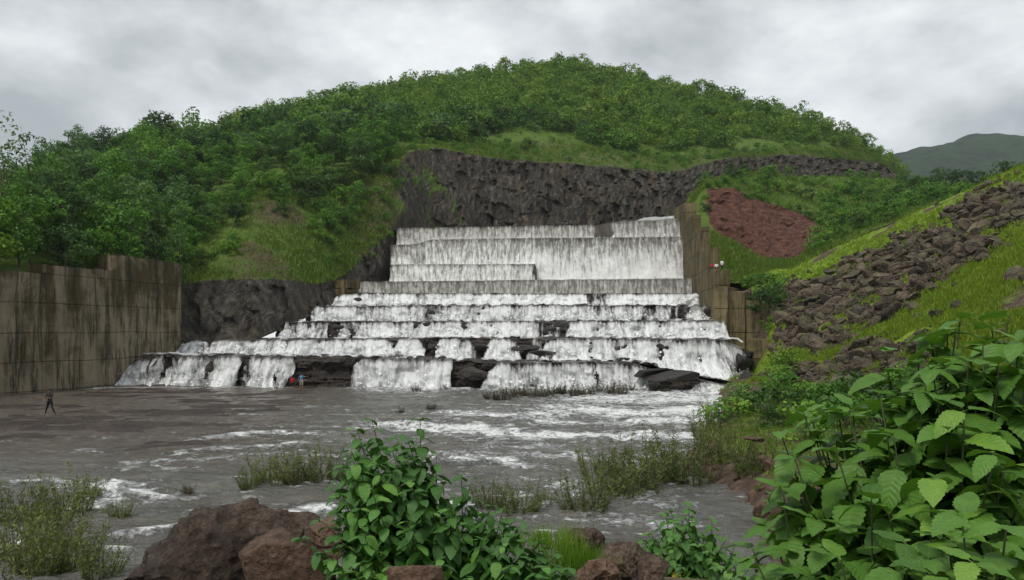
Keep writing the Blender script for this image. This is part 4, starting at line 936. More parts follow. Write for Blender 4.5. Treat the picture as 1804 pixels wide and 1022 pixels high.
# stones of the low bank
for k in range(85):
    X_ = 0; Y_ = r.uniform(20, 60); sx = np.interp(Y_, shore_pts[4:, 1], shore_pts[4:, 0]); X_ = sx + abs(r.normal()) * 1.1 + 0.1; s = .14 + .6 * r.random() ** 2.5
    place_rock('bank_stone', ROCKS[r.integers(0, 8)], (X_, Y_, float(bank_z(np.array(X_), np.array(Y_))) + s * .15), s, (r.normal() * .3, r.normal() * .3, r.uniform(0, 6)), M['redrock'], 'reddish brown stone in the low soil bank at the river edge', 'stones of the low river bank', 'stone')

def outline_rock(name, ctr, outline, Y_, depth, mat, label, seed, cat='rock', cuts=8, nz=0.15, back=0.0):
    """boulder whose profile follows a surveyed outline, with its own depth"""
    V, Fc = ICO[6]; V = V.copy(); k = Y_ / F
    pts = np.array([((x - ctr[0]) * k, (ctr[1] - y) * k) for x, y in outline]) * 1.06; ang = np.arctan2(pts[:, 1], pts[:, 0]); rr = np.hypot(pts[:, 0], pts[:, 1])
    o_ = np.argsort(ang); ang, rr = ang[o_], rr[o_]; ang = np.r_[ang[-1] - 2 * math.pi, ang, ang[0] + 2 * math.pi]; rr = np.r_[rr[-1], rr, rr[0]]
    th = np.arctan2(V[:, 2], V[:, 0]); R_ = np.interp(th, ang, rr); flat = np.hypot(V[:, 0], V[:, 2])
    r_ = np.random.default_rng(seed)
    W_ = np.stack([np.cos(th) * R_ * flat, V[:, 1] * depth, np.sin(th) * R_ * flat], 1); sc_ = rr.mean()
    U = W_ / sc_
    for _ in range(cuts):
        n = unit(r_.normal(size=3) * np.array([1, 1.1, 1]) + np.array([0, -0.9, 0.1])); d = r_.uniform(0.40, 0.72); ov = np.maximum(0, U @ n - d); U = U - 0.95 * ov[:, None] * n
    W_ = U * sc_
    nn = unit(W_); W_ = W_ + nn * (sc_ * (nz * fbm(U * 2.3 + seed, 4, seed, 0.55, True) + nz * 0.45 * fbm(U * 8 + seed, 4, seed + 3)))[:, None]
    p = P(ctr[0], ctr[1], Y_); o = mk(name, W_, Fc, mat, smooth=True); o.location = tuple(p); return tag(o, label, cat)
outline_rock('foreground_rock', (400, 990), [(240, 1024), (262, 996), (305, 958), (345, 922), (382, 899), (405, 893), (438, 906), (475, 916), (525, 910), (545, 922), (545, 945), (550, 1080), (400, 1120), (232, 1080)], 6.2, 0.55, M['darkrock'], 'large angular dark brown boulder above the river with a pointed top', 3)
outline_rock('foreground_rock', (500, 1012), [(396, 1024), (430, 978), (466, 950), (500, 938), (540, 944), (585, 926), (600, 960), (606, 1030), (570, 1100), (450, 1110), (390, 1070)], 5.1, 0.42, M['redrock'], 'rounded reddish boulder touching the left of the leafy bush', 8, nz=0.06)
outline_rock('foreground_rock', (742, 1036), [(676, 1032), (688, 1004), (704, 984), (740, 981), (780, 994), (808, 1020), (822, 1060), (740, 1110), (660, 1080)], 3.6, 0.2, M['redrock'], 'pale orange brown rock at the lower border below the leafy bush', 12, nz=0.06)
outline_rock('foreground_rock', (1095, 1000), [(1030, 1010), (1050, 985), (1080, 968), (1120, 966), (1150, 985), (1180, 1000), (1190, 1040), (1100, 1070), (1030, 1050)], 5.6, 0.25, M['darkrock'], 'dark reddish rock between the bright grass and the small bush', 17)
outline_rock('foreground_rock', (1052, 1020), [(1010, 1026), (1022, 1000), (1050, 992), (1080, 1000), (1098, 1022), (1100, 1060), (1050, 1080), (1005, 1060)], 4.9, 0.16, M['redrock'], 'small orange brown rock low beside the bright grass', 21)
outline_rock('foreground_rock', (1030, 962), [(985, 972), (1000, 948), (1030, 938), (1060, 948), (1074, 972), (1060, 1010), (1000, 1010)], 6.6, 0.22, M['darkrock'], 'dull grey rock half hidden behind the bright grass', 25)
outline_rock('foreground_rock', (572, 945), [(545, 960), (552, 925), (570, 912), (590, 918), (604, 945), (600, 990), (550, 990)], 5.9, 0.25, M['redrock'], 'red rock peeping out between the two big boulders and the bush', 28)
outline_rock('foreground_rock', (1150, 1010), [(1118, 1020), (1128, 996), (1150, 985), (1175, 996), (1186, 1020), (1170, 1060), (1125, 1060)], 5.0, 0.2, M['darkrock'], 'dark rock at the foot of the small leafy bush', 33)

# ------------------------------------------------------------------ broad-leaved plants near the camera
def leaf_shape(seed, W=0.62, droop=0.35, fold=0.22, serr=0.07, nu=18, twist=0.0):
    r_ = np.random.default_rng(seed); s = np.linspace(0, 1, nu + 1); V, UV = [], []
    for k, q_ in enumerate(s):
        if q_ < 0.12: wd = 0.012
        else:
            x = (q_ - 0.12) / 0.88; wd = W / 2 * (x ** 0.42 * (1 - x) ** 0.85) / 0.527
            wd = max(wd, 0.004) * (1 + serr * (1 if k % 2 else -1)); wd = wd * (1.0 if x > 0.03 else 0.7)
        for v in (-1, -0.5, 0, 0.5, 1):
            y = v * wd; z = -droop * max(0, q_ - 0.1) ** 1.7 + fold * abs(y) * (1 - 0.4 * q_) - 0.35 * y * y / max(W, .1) + 0.012 * math.sin(q_ * 17 + v * 2 + seed) * abs(v) + twist * y * q_
            x_ = q_ - 0.25 * droop * max(0, q_ - .1) ** 2.2
            V.append((x_, y, z)); UV.append((q_, v * 0.5 + 0.5))
    return np.array(V), grid_faces(nu + 1, 5), np.array(UV)
def leaf_material(name, dark, light, young):
    t = NT(name); uv = t.n('ShaderNodeTexCoord').outputs['UV']; sp_ = t.n('ShaderNodeSeparateXYZ', Vector=uv).outputs
    v = t.math('ABSOLUTE', t.math('SUBTRACT', t.math('MULTIPLY', sp_[1], 2.0), 1.0))
    ph = t.math('FRACT', t.math('MULTIPLY', t.math('SUBTRACT', sp_[0], t.math('MULTIPLY', v, 0.16)), 9.0))
    d_ = t.math('ABSOLUTE', t.math('SUBTRACT', ph, 0.5))
    vein = t.math('MAXIMUM', t.ramp(d_, [(0.38, 0.0), (0.5, 1.0)]), t.ramp(v, [(0.0, 1.0), (0.10, 0.0)]))
    n = t.noise(t.coord('Object', (1, 1, 1), 30.0), 22, 5, 0.65); n2 = t.noise(t.coord('Object', (1, 1, 1), 30.0), 3.5, 4, 0.6)
    k = t.math('ADD', t.math('MULTIPLY', t.rand(), 0.6), t.math('MULTIPLY', n2, 0.45))
    col = t.ramp(k, [(0.1, dark), (0.6, light), (0.98, young)])
    col = t.mix(t.math('MULTIPLY', vein, 0.13), col, tuple(min(1, c * 1.8 + 0.01) for c in light))
    col = t.mix(1.0, col, t.ramp(n, [(0.3, 0.8), (0.7, 1.15)]), 'MULTIPLY')
    col = t.mix(t.ramp(t.noise(t.coord('Object', (1, 1, 1), 55.0), 6, 3, 0.6), [(0.68, 0), (0.76, 0.7)]), col, (0.12, 0.10, 0.03))
    h = t.math('SUBTRACT', t.math('MULTIPLY', t.math('COSINE', t.math('MULTIPLY', t.math('SUBTRACT', ph, 0.5), 6.283)), 0.5), t.math('MULTIPLY', vein, 0.5))
    d = t.bsdf(col, 0.55, t.bump(t.math('ADD', h, t.math('MULTIPLY', n, 0.7)), 0.2, 0.012), 0.4)
    tr = t.n('ShaderNodeBsdfTranslucent', None, Color=t.mix(0.5, col, (light[0] * 1.8, light[1] * 1.7, light[2] * .8))).outputs[0]
    m = t.n('ShaderNodeMixShader'); t.put(m.inputs[0], 0.22); t.put(m.inputs[1], d); t.put(m.inputs[2], tr)
    return t.done(m.outputs[0])
M['leaf_big'] = leaf_material('broad_leaf', (0.030, 0.088, 0.012), (0.100, 0.225, 0.026), (0.20, 0.33, 0.040))
M['leaf_mid'] = leaf_material('bush_leaf', (0.026, 0.085, 0.016), (0.084, 0.215, 0.034), (0.17, 0.33, 0.045))
M['stem'] = plain('green_stem', (0.045, 0.060, 0.022), 0.6, 0.4, 30)
M['yellow'] = plain('yellowed_leaf', (0.38, 0.27, 0.03), 0.6, 0.3, 20)
def leaf_set(nm, specs, mat):
    out = []
    for s in specs:
        V, q, uv = leaf_shape(**s); me = mesh_data(nm, V, q, None, uv, True); me.materials.append(mat); out.append((me, V, q, uv))
    return out
BIG = leaf_set('leaf', [dict(seed=1, W=.60, droop=.30, fold=.20), dict(seed=2, W=.66, droop=.50, fold=.28, twist=.2), dict(seed=3, W=.56, droop=.22, fold=.32), dict(seed=4, W=.64, droop=.62, fold=.15, twist=-.25), dict(seed=5, W=.58, droop=.40, fold=.38)], M['leaf_big'])
MID = leaf_set('leaf', [dict(seed=11, W=.66, droop=.25, fold=.18, serr=.035, nu=12), dict(seed=12, W=.72, droop=.45, fold=.22, serr=.035, nu=12, twist=.2), dict(seed=13, W=.60, droop=.35, fold=.30, serr=.035, nu=12), dict(seed=14, W=.70, droop=.55, fold=.12, serr=.035, nu=12, twist=-.2)], M['leaf_mid'])

def frame(dirv, nrm):
    x = Vector(dirv).normalized(); z = Vector(nrm); z = (z - x * z.dot(x)).normalized(); y = z.cross(x)
    return Matrix((x, y, z)).transposed()
def leafy_plant(name, label, cat, root, stems, leaves, seed, size, node=0.085, low=0.35, pitch=(-0.15, 0.5), cap=300, stem_r=0.006, hang=0.0, crown=5, yellow=0.0):
    """stems from root to surveyed tips; opposite leaf pairs along each, largest in mid-stem; every leaf an object"""
    r_ = np.random.default_rng(seed); e = empty(name, tuple(root)); tag(e, label, cat); todo = []
    for tip, side in stems:
        tip = np.array(tip); b = np.array(root) + np.array([r_.normal() * .10, r_.normal() * .08, 0]); d = tip - b; L = np.linalg.norm(d); n = 9
        sway = unit(r_.normal(size=3)) * 0.03 * L; pts = np.array([b + d * np.array([(k / n) ** 1.25, (k / n) ** 1.25, k / n]) + sway * math.sin(k / n * 3) * (k / n) for k in range(n + 1)])
        V, q, t_ = tube(pts - np.array(root), np.linspace(stem_r, stem_r * .45, n + 1), 6); st_ = mk('stem', V, [q, t_], M['stem'], e, smooth=True)
        az = r_.uniform(0, math.pi); nn = int(L * (1 - low) / node)
        for j in range(nn + 1):
            f = 1 - j * node / L
            if f < low: break
            c = np.array([np.interp(f * n, range(n + 1), pts[:, k]) for k in range(3)])
            sz = size * min(1.0, 0.55 + 0.18 * j) * r_.uniform(.8, 1.15) * (1 - 0.25 * max(0, j - 5) / max(nn, 6))
            pair = 2 if j else crown - 2
            for m in range(pair):
                a = az + (math.pi if m % 2 else 0) + (m // 2) * 1.3 + r_.normal() * .25
                pt = r_.uniform(*pitch) - hang * min(1, j / 3) + (0.25 if j == 0 else 0)
                dv = np.array([math.cos(a) * math.cos(pt), math.sin(a) * math.cos(pt), math.sin(pt)]); nv = np.array([-math.cos(a) * math.sin(pt), -math.sin(a) * math.sin(pt), math.cos(pt)]) + r_.normal(size=3) * .15
                todo.append((c - np.array(root), dv, nv, sz))
            az += math.pi / 2 + r_.normal() * .15
    # the leaves nearest the eye are single parts, any past the limit are one mass
    todo.sort(key=lambda q_: (q_[0][1] - q_[0][2] * 0.4)); rest = Acc(); ruv = []
    for i_, (c, dv, nv, sz) in enumerate(todo):
        k = r_.integers(0, len(leaves)); mt = frame(dv, nv)
        if i_ < cap:
            o = bpy.data.objects.new('leaf', leaves[k][0]); COL.objects.link(o); o.parent = e
            o.matrix_basis = Matrix.Translation(Vector(c)) @ mt.to_4x4() @ Matrix.Scale(sz, 4)
            if r_.random() < yellow: o.material_slots[0].link = 'OBJECT'; o.material_slots[0].material = M['yellow']
        else:
            rest.add((leaves[k][1] * sz) @ np.array(mt).T + c, leaves[k][2]); ruv.append(leaves[k][3])
    if rest.n:
        me = mesh_data('foliage', np.vstack(rest.V), np.vstack(rest.q), None, np.vstack(ruv), True); o = link('foliage', me, leaves[0][0].materials[0], e); o['kind'] = 'stuff'
    print(name, len(todo)); return e

def tips(lst, extra=0, jx=30, jy=30, jd=0.2, seed=1):
    r_ = np.random.default_rng(seed); out = [(P(x, y, Y_), 0) for x, y, Y_ in lst]
    for k in range(extra):
        for x, y, Y_ in lst: out.append((P(x + r_.normal() * jx, y + abs(r_.normal()) * jy + 12, Y_ + r_.uniform(-.3, 1) * jd), 0))
    return out
leafy_plant('leafy_bush', 'dense bush of drooping heart-shaped dark green leaves between the boulders', 'bush', (-0.42, 4.75, 3.75),
    tips([(655, 742, 4.7), (742, 738, 4.8), (620, 800, 4.5), (690, 790, 4.6), (770, 800, 4.8), (812, 842, 4.75), (722, 850, 4.35), (655, 860, 4.3), (600, 870, 4.4), (865, 890, 4.7), (790, 900, 4.35), (715, 920, 4.2), (640, 930, 4.2), (595, 950, 4.3), (915, 930, 4.6), (850, 950, 4.3), (780, 985, 4.15), (960, 965, 4.5), (900, 1000, 4.25), (985, 1000, 4.4), (605, 1010, 4.2), (830, 1020, 4.1), (940, 1030, 4.2), (690, 1000, 4.15), (625, 765, 4.8), (590, 830, 4.7), (780, 850, 4.9), (660, 800, 4.9), (840, 880, 4.9), (760, 940, 4.5), (1000, 1012, 4.35), (960, 1000, 4.2), (930, 985, 4.4), (890, 945, 4.5), (590, 900, 4.5), (585, 990, 4.4), (1015, 1022, 4.5), (820, 925, 4.5), (720, 775, 4.8), (885, 900, 4.6), (925, 925, 4.55), (955, 950, 4.5), (985, 978, 4.45), (1005, 1000, 4.4), (960, 1020, 4.3), (870, 930, 4.6)], 3, 26, 34, .3),
    MID, 5, 0.125, 0.056, 0.40, (-0.5, 0.25), 300, 0.005, 0.35)
leafy_plant('small_bush', 'small bush of narrow drooping green leaves between the dark rock and the large plant', 'bush', (1.55, 6.4, 3.45),
    tips([(1215, 885, 6.4), (1170, 905, 6.3), (1255, 915, 6.4), (1145, 940, 6.2), (1200, 930, 6.0), (1280, 950, 6.2), (1230, 960, 5.9), (1160, 980, 5.9), (1300, 985, 6.0), (1260, 1000, 5.8), (1200, 1000, 5.8), (1145, 990, 6.1), (1310, 1010, 5.9)], 4, 22, 28, .3),
    MID, 9, 0.135, 0.06, 0.35, (-0.4, 0.3), 260, 0.005, 0.55, yellow=0.012)
leafy_plant('leafy_plant', 'large plant of broad toothed veined leaves filling the lower right corner', 'plant', (1.28, 2.35, 3.7),
    tips([(1742, 575, 2.5), (1668, 640, 2.3), (1798, 600, 2.2), (1600, 700, 2.4), (1500, 715, 2.5), (1412, 728, 2.6), (1700, 725, 2.05), (1570, 770, 2.15), (1470, 800, 2.3), (1395, 860, 2.5), (1640, 840, 1.95), (1760, 800, 1.9), (1540, 880, 2.0), (1440, 915, 2.2), (1690, 905, 1.7), (1590, 960, 1.75), (1480, 990, 1.95), (1780, 930, 1.65), (1380, 970, 2.35), (1720, 990, 1.55), (1640, 1010, 1.6), (1360, 930, 2.7), (1830, 720, 2.1), (1850, 860, 1.9), (1550, 800, 2.7), (1650, 770, 2.7), (1740, 690, 2.8), (1500, 950, 2.4), (1600, 900, 2.4), (1840, 980, 1.8), (1640, 600, 2.6), (1700, 640, 2.4), (1620, 690, 2.2), (1780, 660, 2.3), (1740, 760, 2.2), (1800, 740, 2.5), (1680, 800, 2.3), (1560, 720, 2.6), (1450, 760, 2.6), (1690, 562, 2.5), (1785, 556, 2.35), (1640, 592, 2.55), (1730, 610, 2.3), (1815, 640, 2.2), (1590, 655, 2.5)], 2, 32, 26, .3),
    BIG, 3, 0.185, 0.080, 0.42, (-0.5, 0.42), 300, 0.005, 0.24, yellow=0.0)

# ------------------------------------------------------------------ willow scrub in the river, reeds, bank bushes, grass
def make_willow(seed, h, w_, nst, per, leaf=0.16):
    r_ = np.random.default_rng(seed); ac = Acc(); C, N, S, Tn = [], [], [], []
    for k in range(nst):
        a = r_.uniform(0, 6.28); rad_ = w_ / 2 * math.sqrt(r_.random()); b = np.array([math.cos(a) * rad_ * .55, math.sin(a) * rad_ * .55, -0.3]); hh = h * (r_.uniform(.35, 1.0) if k % 5 else r_.uniform(1.0, 1.3))
        tip = np.array([math.cos(a) * rad_ + r_.normal() * .12, math.sin(a) * rad_ + r_.normal() * .12, hh]); mid = b * .5 + tip * .5 + r_.normal(size=3) * .08
        pts = np.array([b, b * .6 + mid * .4, mid, tip]); ac.tube(pts, [.022, .017, .012, .004], n=4)
        tt = r_.random(); f = r_.uniform(.22, 1.02, per); p = np.stack([np.interp(f * 3, [0, 1, 2, 3], pts[:, j]) for j in range(3)], 1)
        dirs = unit(np.stack([r_.normal(size=per), r_.normal(size=per), r_.uniform(.2, 1.4, per)], 1)); p = p + dirs * r_.uniform(.02, .16, per)[:, None]
        C.append(p); N.append(unit(np.cross(dirs, r_.normal(size=(per, 3))))); S.append(leaf * r_.uniform(.6, 1.3, per)); Tn.append(np.repeat(np.clip(.45 * tt + .55 * r_.random(per), 0, 1), 4))
        # orient along dirs
    C = np.vstack(C); N = np.vstack(N); S = np.concatenate(S)
    a = unit(np.stack([r_.normal(size=len(C)) * .7, r_.normal(size=len(C)) * .7, r_.uniform(.2, 1.5, len(C))], 1)); b_ = unit(np.cross(N, a))
    s = S[:, None]; V = np.stack([C - a * s * .5, C + b_ * s * .12, C + a * s * .5, C - b_ * s * .12], 1).reshape(-1, 3)
    return ac.data('stem', True), mesh_data('foliage', V, np.arange(len(V)).reshape(-1, 4), {'tone': np.concatenate(Tn)})
WIL = [make_willow(700 + k, 1.6, 2.5, 34, 60) for k in range(4)]
def place_willow(px_, py_, s, lab, grp, mat='willow', zs=1.0, k=None):
    xy = river_xy(px_, py_); v = WIL[int(px_ + py_) % 4 if k is None else k]
    s *= 0.88; e = empty('river_shrub', (xy[0], xy[1], 0.0), r.uniform(0, 6.28), (s * 1.1, s * 1.1, s * zs * .82)); tag(e, lab, 'shrub', grp)
    for nm, me, mt in (('stem', v[0], M['bark']), ('foliage', v[1], M[mat])):
        o = bpy.data.objects.new(nm, me); COL.objects.link(o); o.parent = e
        if not len(me.materials): me.materials.append(mt)
        o.material_slots[0].link = 'OBJECT'; o.material_slots[0].material = mt
for px_, py_, s, lab in [
    (20, 925, .95, 'olive river shrub at the photo\'s left border'), (75, 935, 1.0, 'olive river shrub in the white water near the left border'), (125, 905, .95, 'taller olive shrub behind the clump at the lower left'), (160, 880, .6, 'small olive shrub at the back of the lower left clump'),
    (210, 912, .45, 'single small olive shrub standing off by the white foam patch'), (60, 1010, 1.0, 'olive shrub in the bottom left corner'), (130, 1000, .85, 'olive shrub with bare twigs beside the bottom left corner'), (175, 1015, .6, 'low olive shrub nearest the large dark boulder'), (95, 970, .8, 'olive shrub in the middle of the lower left clump'), (10, 985, .8, 'pale olive shrub low at the left border')]:
    place_willow(px_, py_, s, lab, 'olive river shrubs at the lower left', 'willow', 1.05)
for px_, py_, s, lab in [(440, 858, .65, 'leftmost shrub of the olive clump in midstream'), (480, 852, .95, 'second shrub of the olive midstream clump'), (530, 850, 1.1, 'third and tallest shrub of the olive midstream clump'), (575, 848, 1.05, 'fourth shrub of the midstream clump, beside the leafy bush')]:
    place_willow(px_, py_, s, lab, 'olive shrubs in midstream')
for px_, py_, s, lab in [(865, 893, .75, 'brownish shrub just right of the leafy bush'), (915, 900, .8, 'second brownish shrub right of the leafy bush'), (1035, 903, 1.0, 'near shrub at the point of the long olive thicket'), (1075, 880, 1.2, 'second shrub of the long olive thicket'), (1120, 866, 1.35, 'middle shrub of the long olive thicket'), (1160, 850, 1.4, 'fourth shrub of the long olive thicket'), (1200, 835, 1.4, 'far shrub of the long olive thicket by the bank'), (1060, 840, 1.0, 'back shrub of the long olive thicket'), (1225, 850, 1.0, 'shrub of the long thicket touching the soil bank'), (965, 890, .4, 'tiny shrub alone in the white water before the thicket')]:
    place_willow(px_, py_, s, lab, 'olive river thicket near the bank')
for k in range(17):
    px_ = 868 + k * 18.5; place_willow(px_, 703 + 3 * math.sin(k * 1.7) - (k / 17) * 14, .9 + .35 * ((k * 7) % 5) / 5, 'low dark brown reed clump in the strip before the lowest fall', 'dark reed strip before the lowest fall', 'reed', .75)
for px_, py_, s in [(705, 728, .35), (760, 722, .45), (330, 870, .3), (735, 690, .6), (780, 688, .6)]:
    place_willow(px_, py_, s, 'lone small dry sprig standing in the open river', 'lone dry sprigs in the river', 'reed')
for k in range(8):
    Y_ = 30 + k * 2.3 + r.uniform(-.5, .5); sx = float(np.interp(Y_, shore_pts[4:, 1], shore_pts[4:, 0])); s = r.uniform(.45, .95); v = WIL[k % 4]
    e = empty('bank_shrub', (sx + r.uniform(.2, 1.7), Y_, .5), r.uniform(0, 6.28), s); tag(e, 'olive shrub growing on the low soil bank at the water edge', 'shrub', 'olive shrubs along the soil bank')
    for nm, me, mt in (('stem', v[0], M['bark']), ('foliage', v[1], M['willow'])):
        o = bpy.data.objects.new(nm, me); COL.objects.link(o); o.parent = e; o.material_slots[0].link = 'OBJECT'; o.material_slots[0].material = mt
def bank_bush(px_, py_, Y_, s, mat, lab, zs=1.0):
    p = P(px_, py_, Y_); s *= 1.12; place_tree('bank_bush', BUSHV[int(px_) % 3], (p[0], Y_, p[2]), (s, s, s * zs), px_ * 1.0, lab, 'bush', 'bushes on the river bank', M[mat])
for a in [(1290, 768, 46, .95, 'leaf_left', 'round green bush at the water edge below the training wall'), (1335, 755, 48, 1.1, 'leaf_dark', 'darker bush behind the round water edge bush'), (1375, 735, 52, 1.05, 'leaf_left', 'green bush between the rubble toe and the water edge bush'), (1300, 735, 52, .8, 'leaf_pale', 'pale twiggy bush nearest the end of the torrent'), (1385, 665, 70, .95, 'leaf_hill', 'yellow green bush under the lower wing block'), (1375, 690, 66, .8, 'leaf_left', 'small green bush at the toe of the lower wing block'),
          (1520, 735, 44, .95, 'leaf_dark', 'dark low bush below the rubble toe'), (1580, 720, 44, .9, 'leaf_left', 'low bush below the rubble toe beside the broad-leaved plant'), (1460, 745, 44, .9, 'leaf_left', 'low green bush behind the broad-leaved plant'), (1425, 730, 47, .8, 'leaf_left', 'green bush left of the low bushes under the rubble toe'), (1550, 760, 38, .9, 'leaf_dark', 'dark bush nearer than the rubble toe bushes'), (1490, 775, 36, .8, 'leaf_left', 'green bush nearer the broad-leaved plant on the bank'), (1640, 735, 42, 1.0, 'leaf_left', 'bush showing above the broad-leaved plant under the grassy slope'), (1420, 790, 33, .7, 'leaf_left', 'low bush on the bank close behind the broad-leaved plant'), (1352, 555, 97, 1.3, 'leaf_dark', 'dark green bush on top of the wing blocks'), (1366, 530, 100, 1.2, 'leaf_left', 'green bush higher on the wing blocks at the rubble edge'), (1345, 520, 104, 1.0, 'leaf_dark', 'small dark bush behind the wing blocks'), (1322, 510, 108, .8, 'leaf_left', 'small green bush on the grass behind the wing blocks'), (1362, 585, 93, .8, 'leaf_hill', 'light green bush between the wing block and the rubble')]:
    bank_bush(*a)

def blades(n, posn, hgt, r_, wid=0.03, per=4, spread=0.12):
    base = np.repeat(posn, per, 0) + np.c_[r_.normal(size=(n * per, 2)) * spread, np.zeros(n * per)]; m = len(base); a = r_.uniform(0, 6.28, m)
    side = np.c_[np.cos(a), np.sin(a), np.zeros(m)] * wid; h_ = hgt * r_.uniform(.5, 1.2, m); lean = np.c_[r_.normal(size=(m, 2)) * .35, np.ones(m)] * h_[:, None]
    V = np.stack([base - side - np.array([0, 0, .05]), base + side - np.array([0, 0, .05]), base + lean], 1).reshape(-1, 3)
    return V, np.arange(m * 3).reshape(-1, 3), np.repeat(np.clip(.4 * np.repeat(r_.random(n), per) + .6 * r_.random(m), 0, 1), 3)
n_ = 60000; px_ = r.uniform(1245, 1830, n_); py_ = r.uniform(285, 700, n_); Yh = plane_hit(px_, py_); X_ = (px_ - CX) / F * Yh
ok = (Yh > 45) & (Yh < 150) & (r.random(n_) > rubble_mask(px_, py_) * 1.02) & (seg_dist(np.stack([X_, Yh], -1), edge_pts, True) < 0.3)
ok &= fbm(np.stack([X_, Yh, X_ * 0], -1) * 0.16, 4, 19) < 0.33
X_, Yh = X_[ok][:24000], Yh[ok][:24000]; pg = np.c_[X_, Yh, bank_z(X_, Yh)]
V, tf, tn = blades(len(pg), pg, 0.34, r, 0.045, 4, 0.22)
o = mk('grass', V, tf, M['grass'], attrs={'tone': tn}); tag(o, 'yellow green grass covering the embankment slope', 'grass', None, 'stuff')
pa = hill.at(r.uniform(320, 690, 15000), r.uniform(1.0, 2.95, 15000)); pb = hill.at(r.uniform(690, 1590, 16000), r.uniform(2.0, 3.3, 16000)); pc = mound.at(r.uniform(1225, 1480, 9000), r.uniform(0.0, 1.0, 9000)); pd = mound.at(r.uniform(1215, 1760, 9000), r.uniform(2.0, 3.1, 9000)); pe_ = mound.at(r.uniform(1465, 1760, 5000), r.uniform(0, 2.0, 5000))
pg = np.vstack([pa, pb, pc, pd, pe_]); V, tf, tn = blades(len(pg), pg, 0.62, r, 0.10, 3, 0.4)
o = mk('grass', V, tf, M['grass_dry'], attrs={'tone': tn}); tag(o, 'rough green grass on the hillside benches and slopes', 'grass', None, 'stuff')
# bright grass tufts among the foreground rocks
for px_, py_, Y_, n_, h_, lab in [(1000, 992, 5.4, 110, .13, 'bright green grass tuft right of the leafy bush'), (965, 950, 5.9, 70, .11, 'smaller bright grass tuft behind the leafy bush edge'), (1035, 985, 5.6, 60, .09, 'low bright grass at the grey rock')]:
    p = P(px_, py_, Y_); pp = np.c_[r.normal(size=(n_, 2)) * np.array([.13, .10]), np.zeros(n_)]; V, tf, tn = blades(n_, pp, h_, r, 0.004, 5, 0.02)
    e = mk('grass_tuft', V, tf, M['fern'], attrs={'tone': tn}); e.location = tuple(p); tag(e, lab, 'grass')
for k in range(16):
    Y_ = r.uniform(34, 62); sx = float(np.interp(Y_, shore_pts[4:, 1], shore_pts[4:, 0])); X_ = sx + r.uniform(3.0, 9.0); s = r.uniform(.3, .6)
    place_tree('bank_bush', BUSHV[k % 3], (X_, Y_, float(bank_z(np.array(X_), np.array(Y_))) - .1), s, r.uniform(0, 6.28), 'low green bush in the weeds of the near soil bank', 'bush', 'low bushes on the near soil bank', M[['leaf_left', 'leaf_dark', 'leaf_left', 'leaf_pale'][k % 4]])
# soil under the foreground plants is the river bank; low weeds on the bank by the plant
pw = []
for k in range(5000):
    Y_ = r.uniform(17, 60); sx = np.interp(Y_, shore_pts[4:, 1], shore_pts[4:, 0]); X_ = sx + r.uniform(1.0, 9); pw.append((X_, Y_))
pw = np.array(pw); pg = np.c_[pw, bank_z(pw[:, 0], pw[:, 1])]; V, tf, tn = blades(len(pg), pg, 0.2, r, 0.03, 4, 0.15)
o = mk('grass', V, tf, M['grass_dry'], attrs={'tone': tn}); tag(o, 'low green weeds on the near soil bank', 'grass', None, 'stuff')

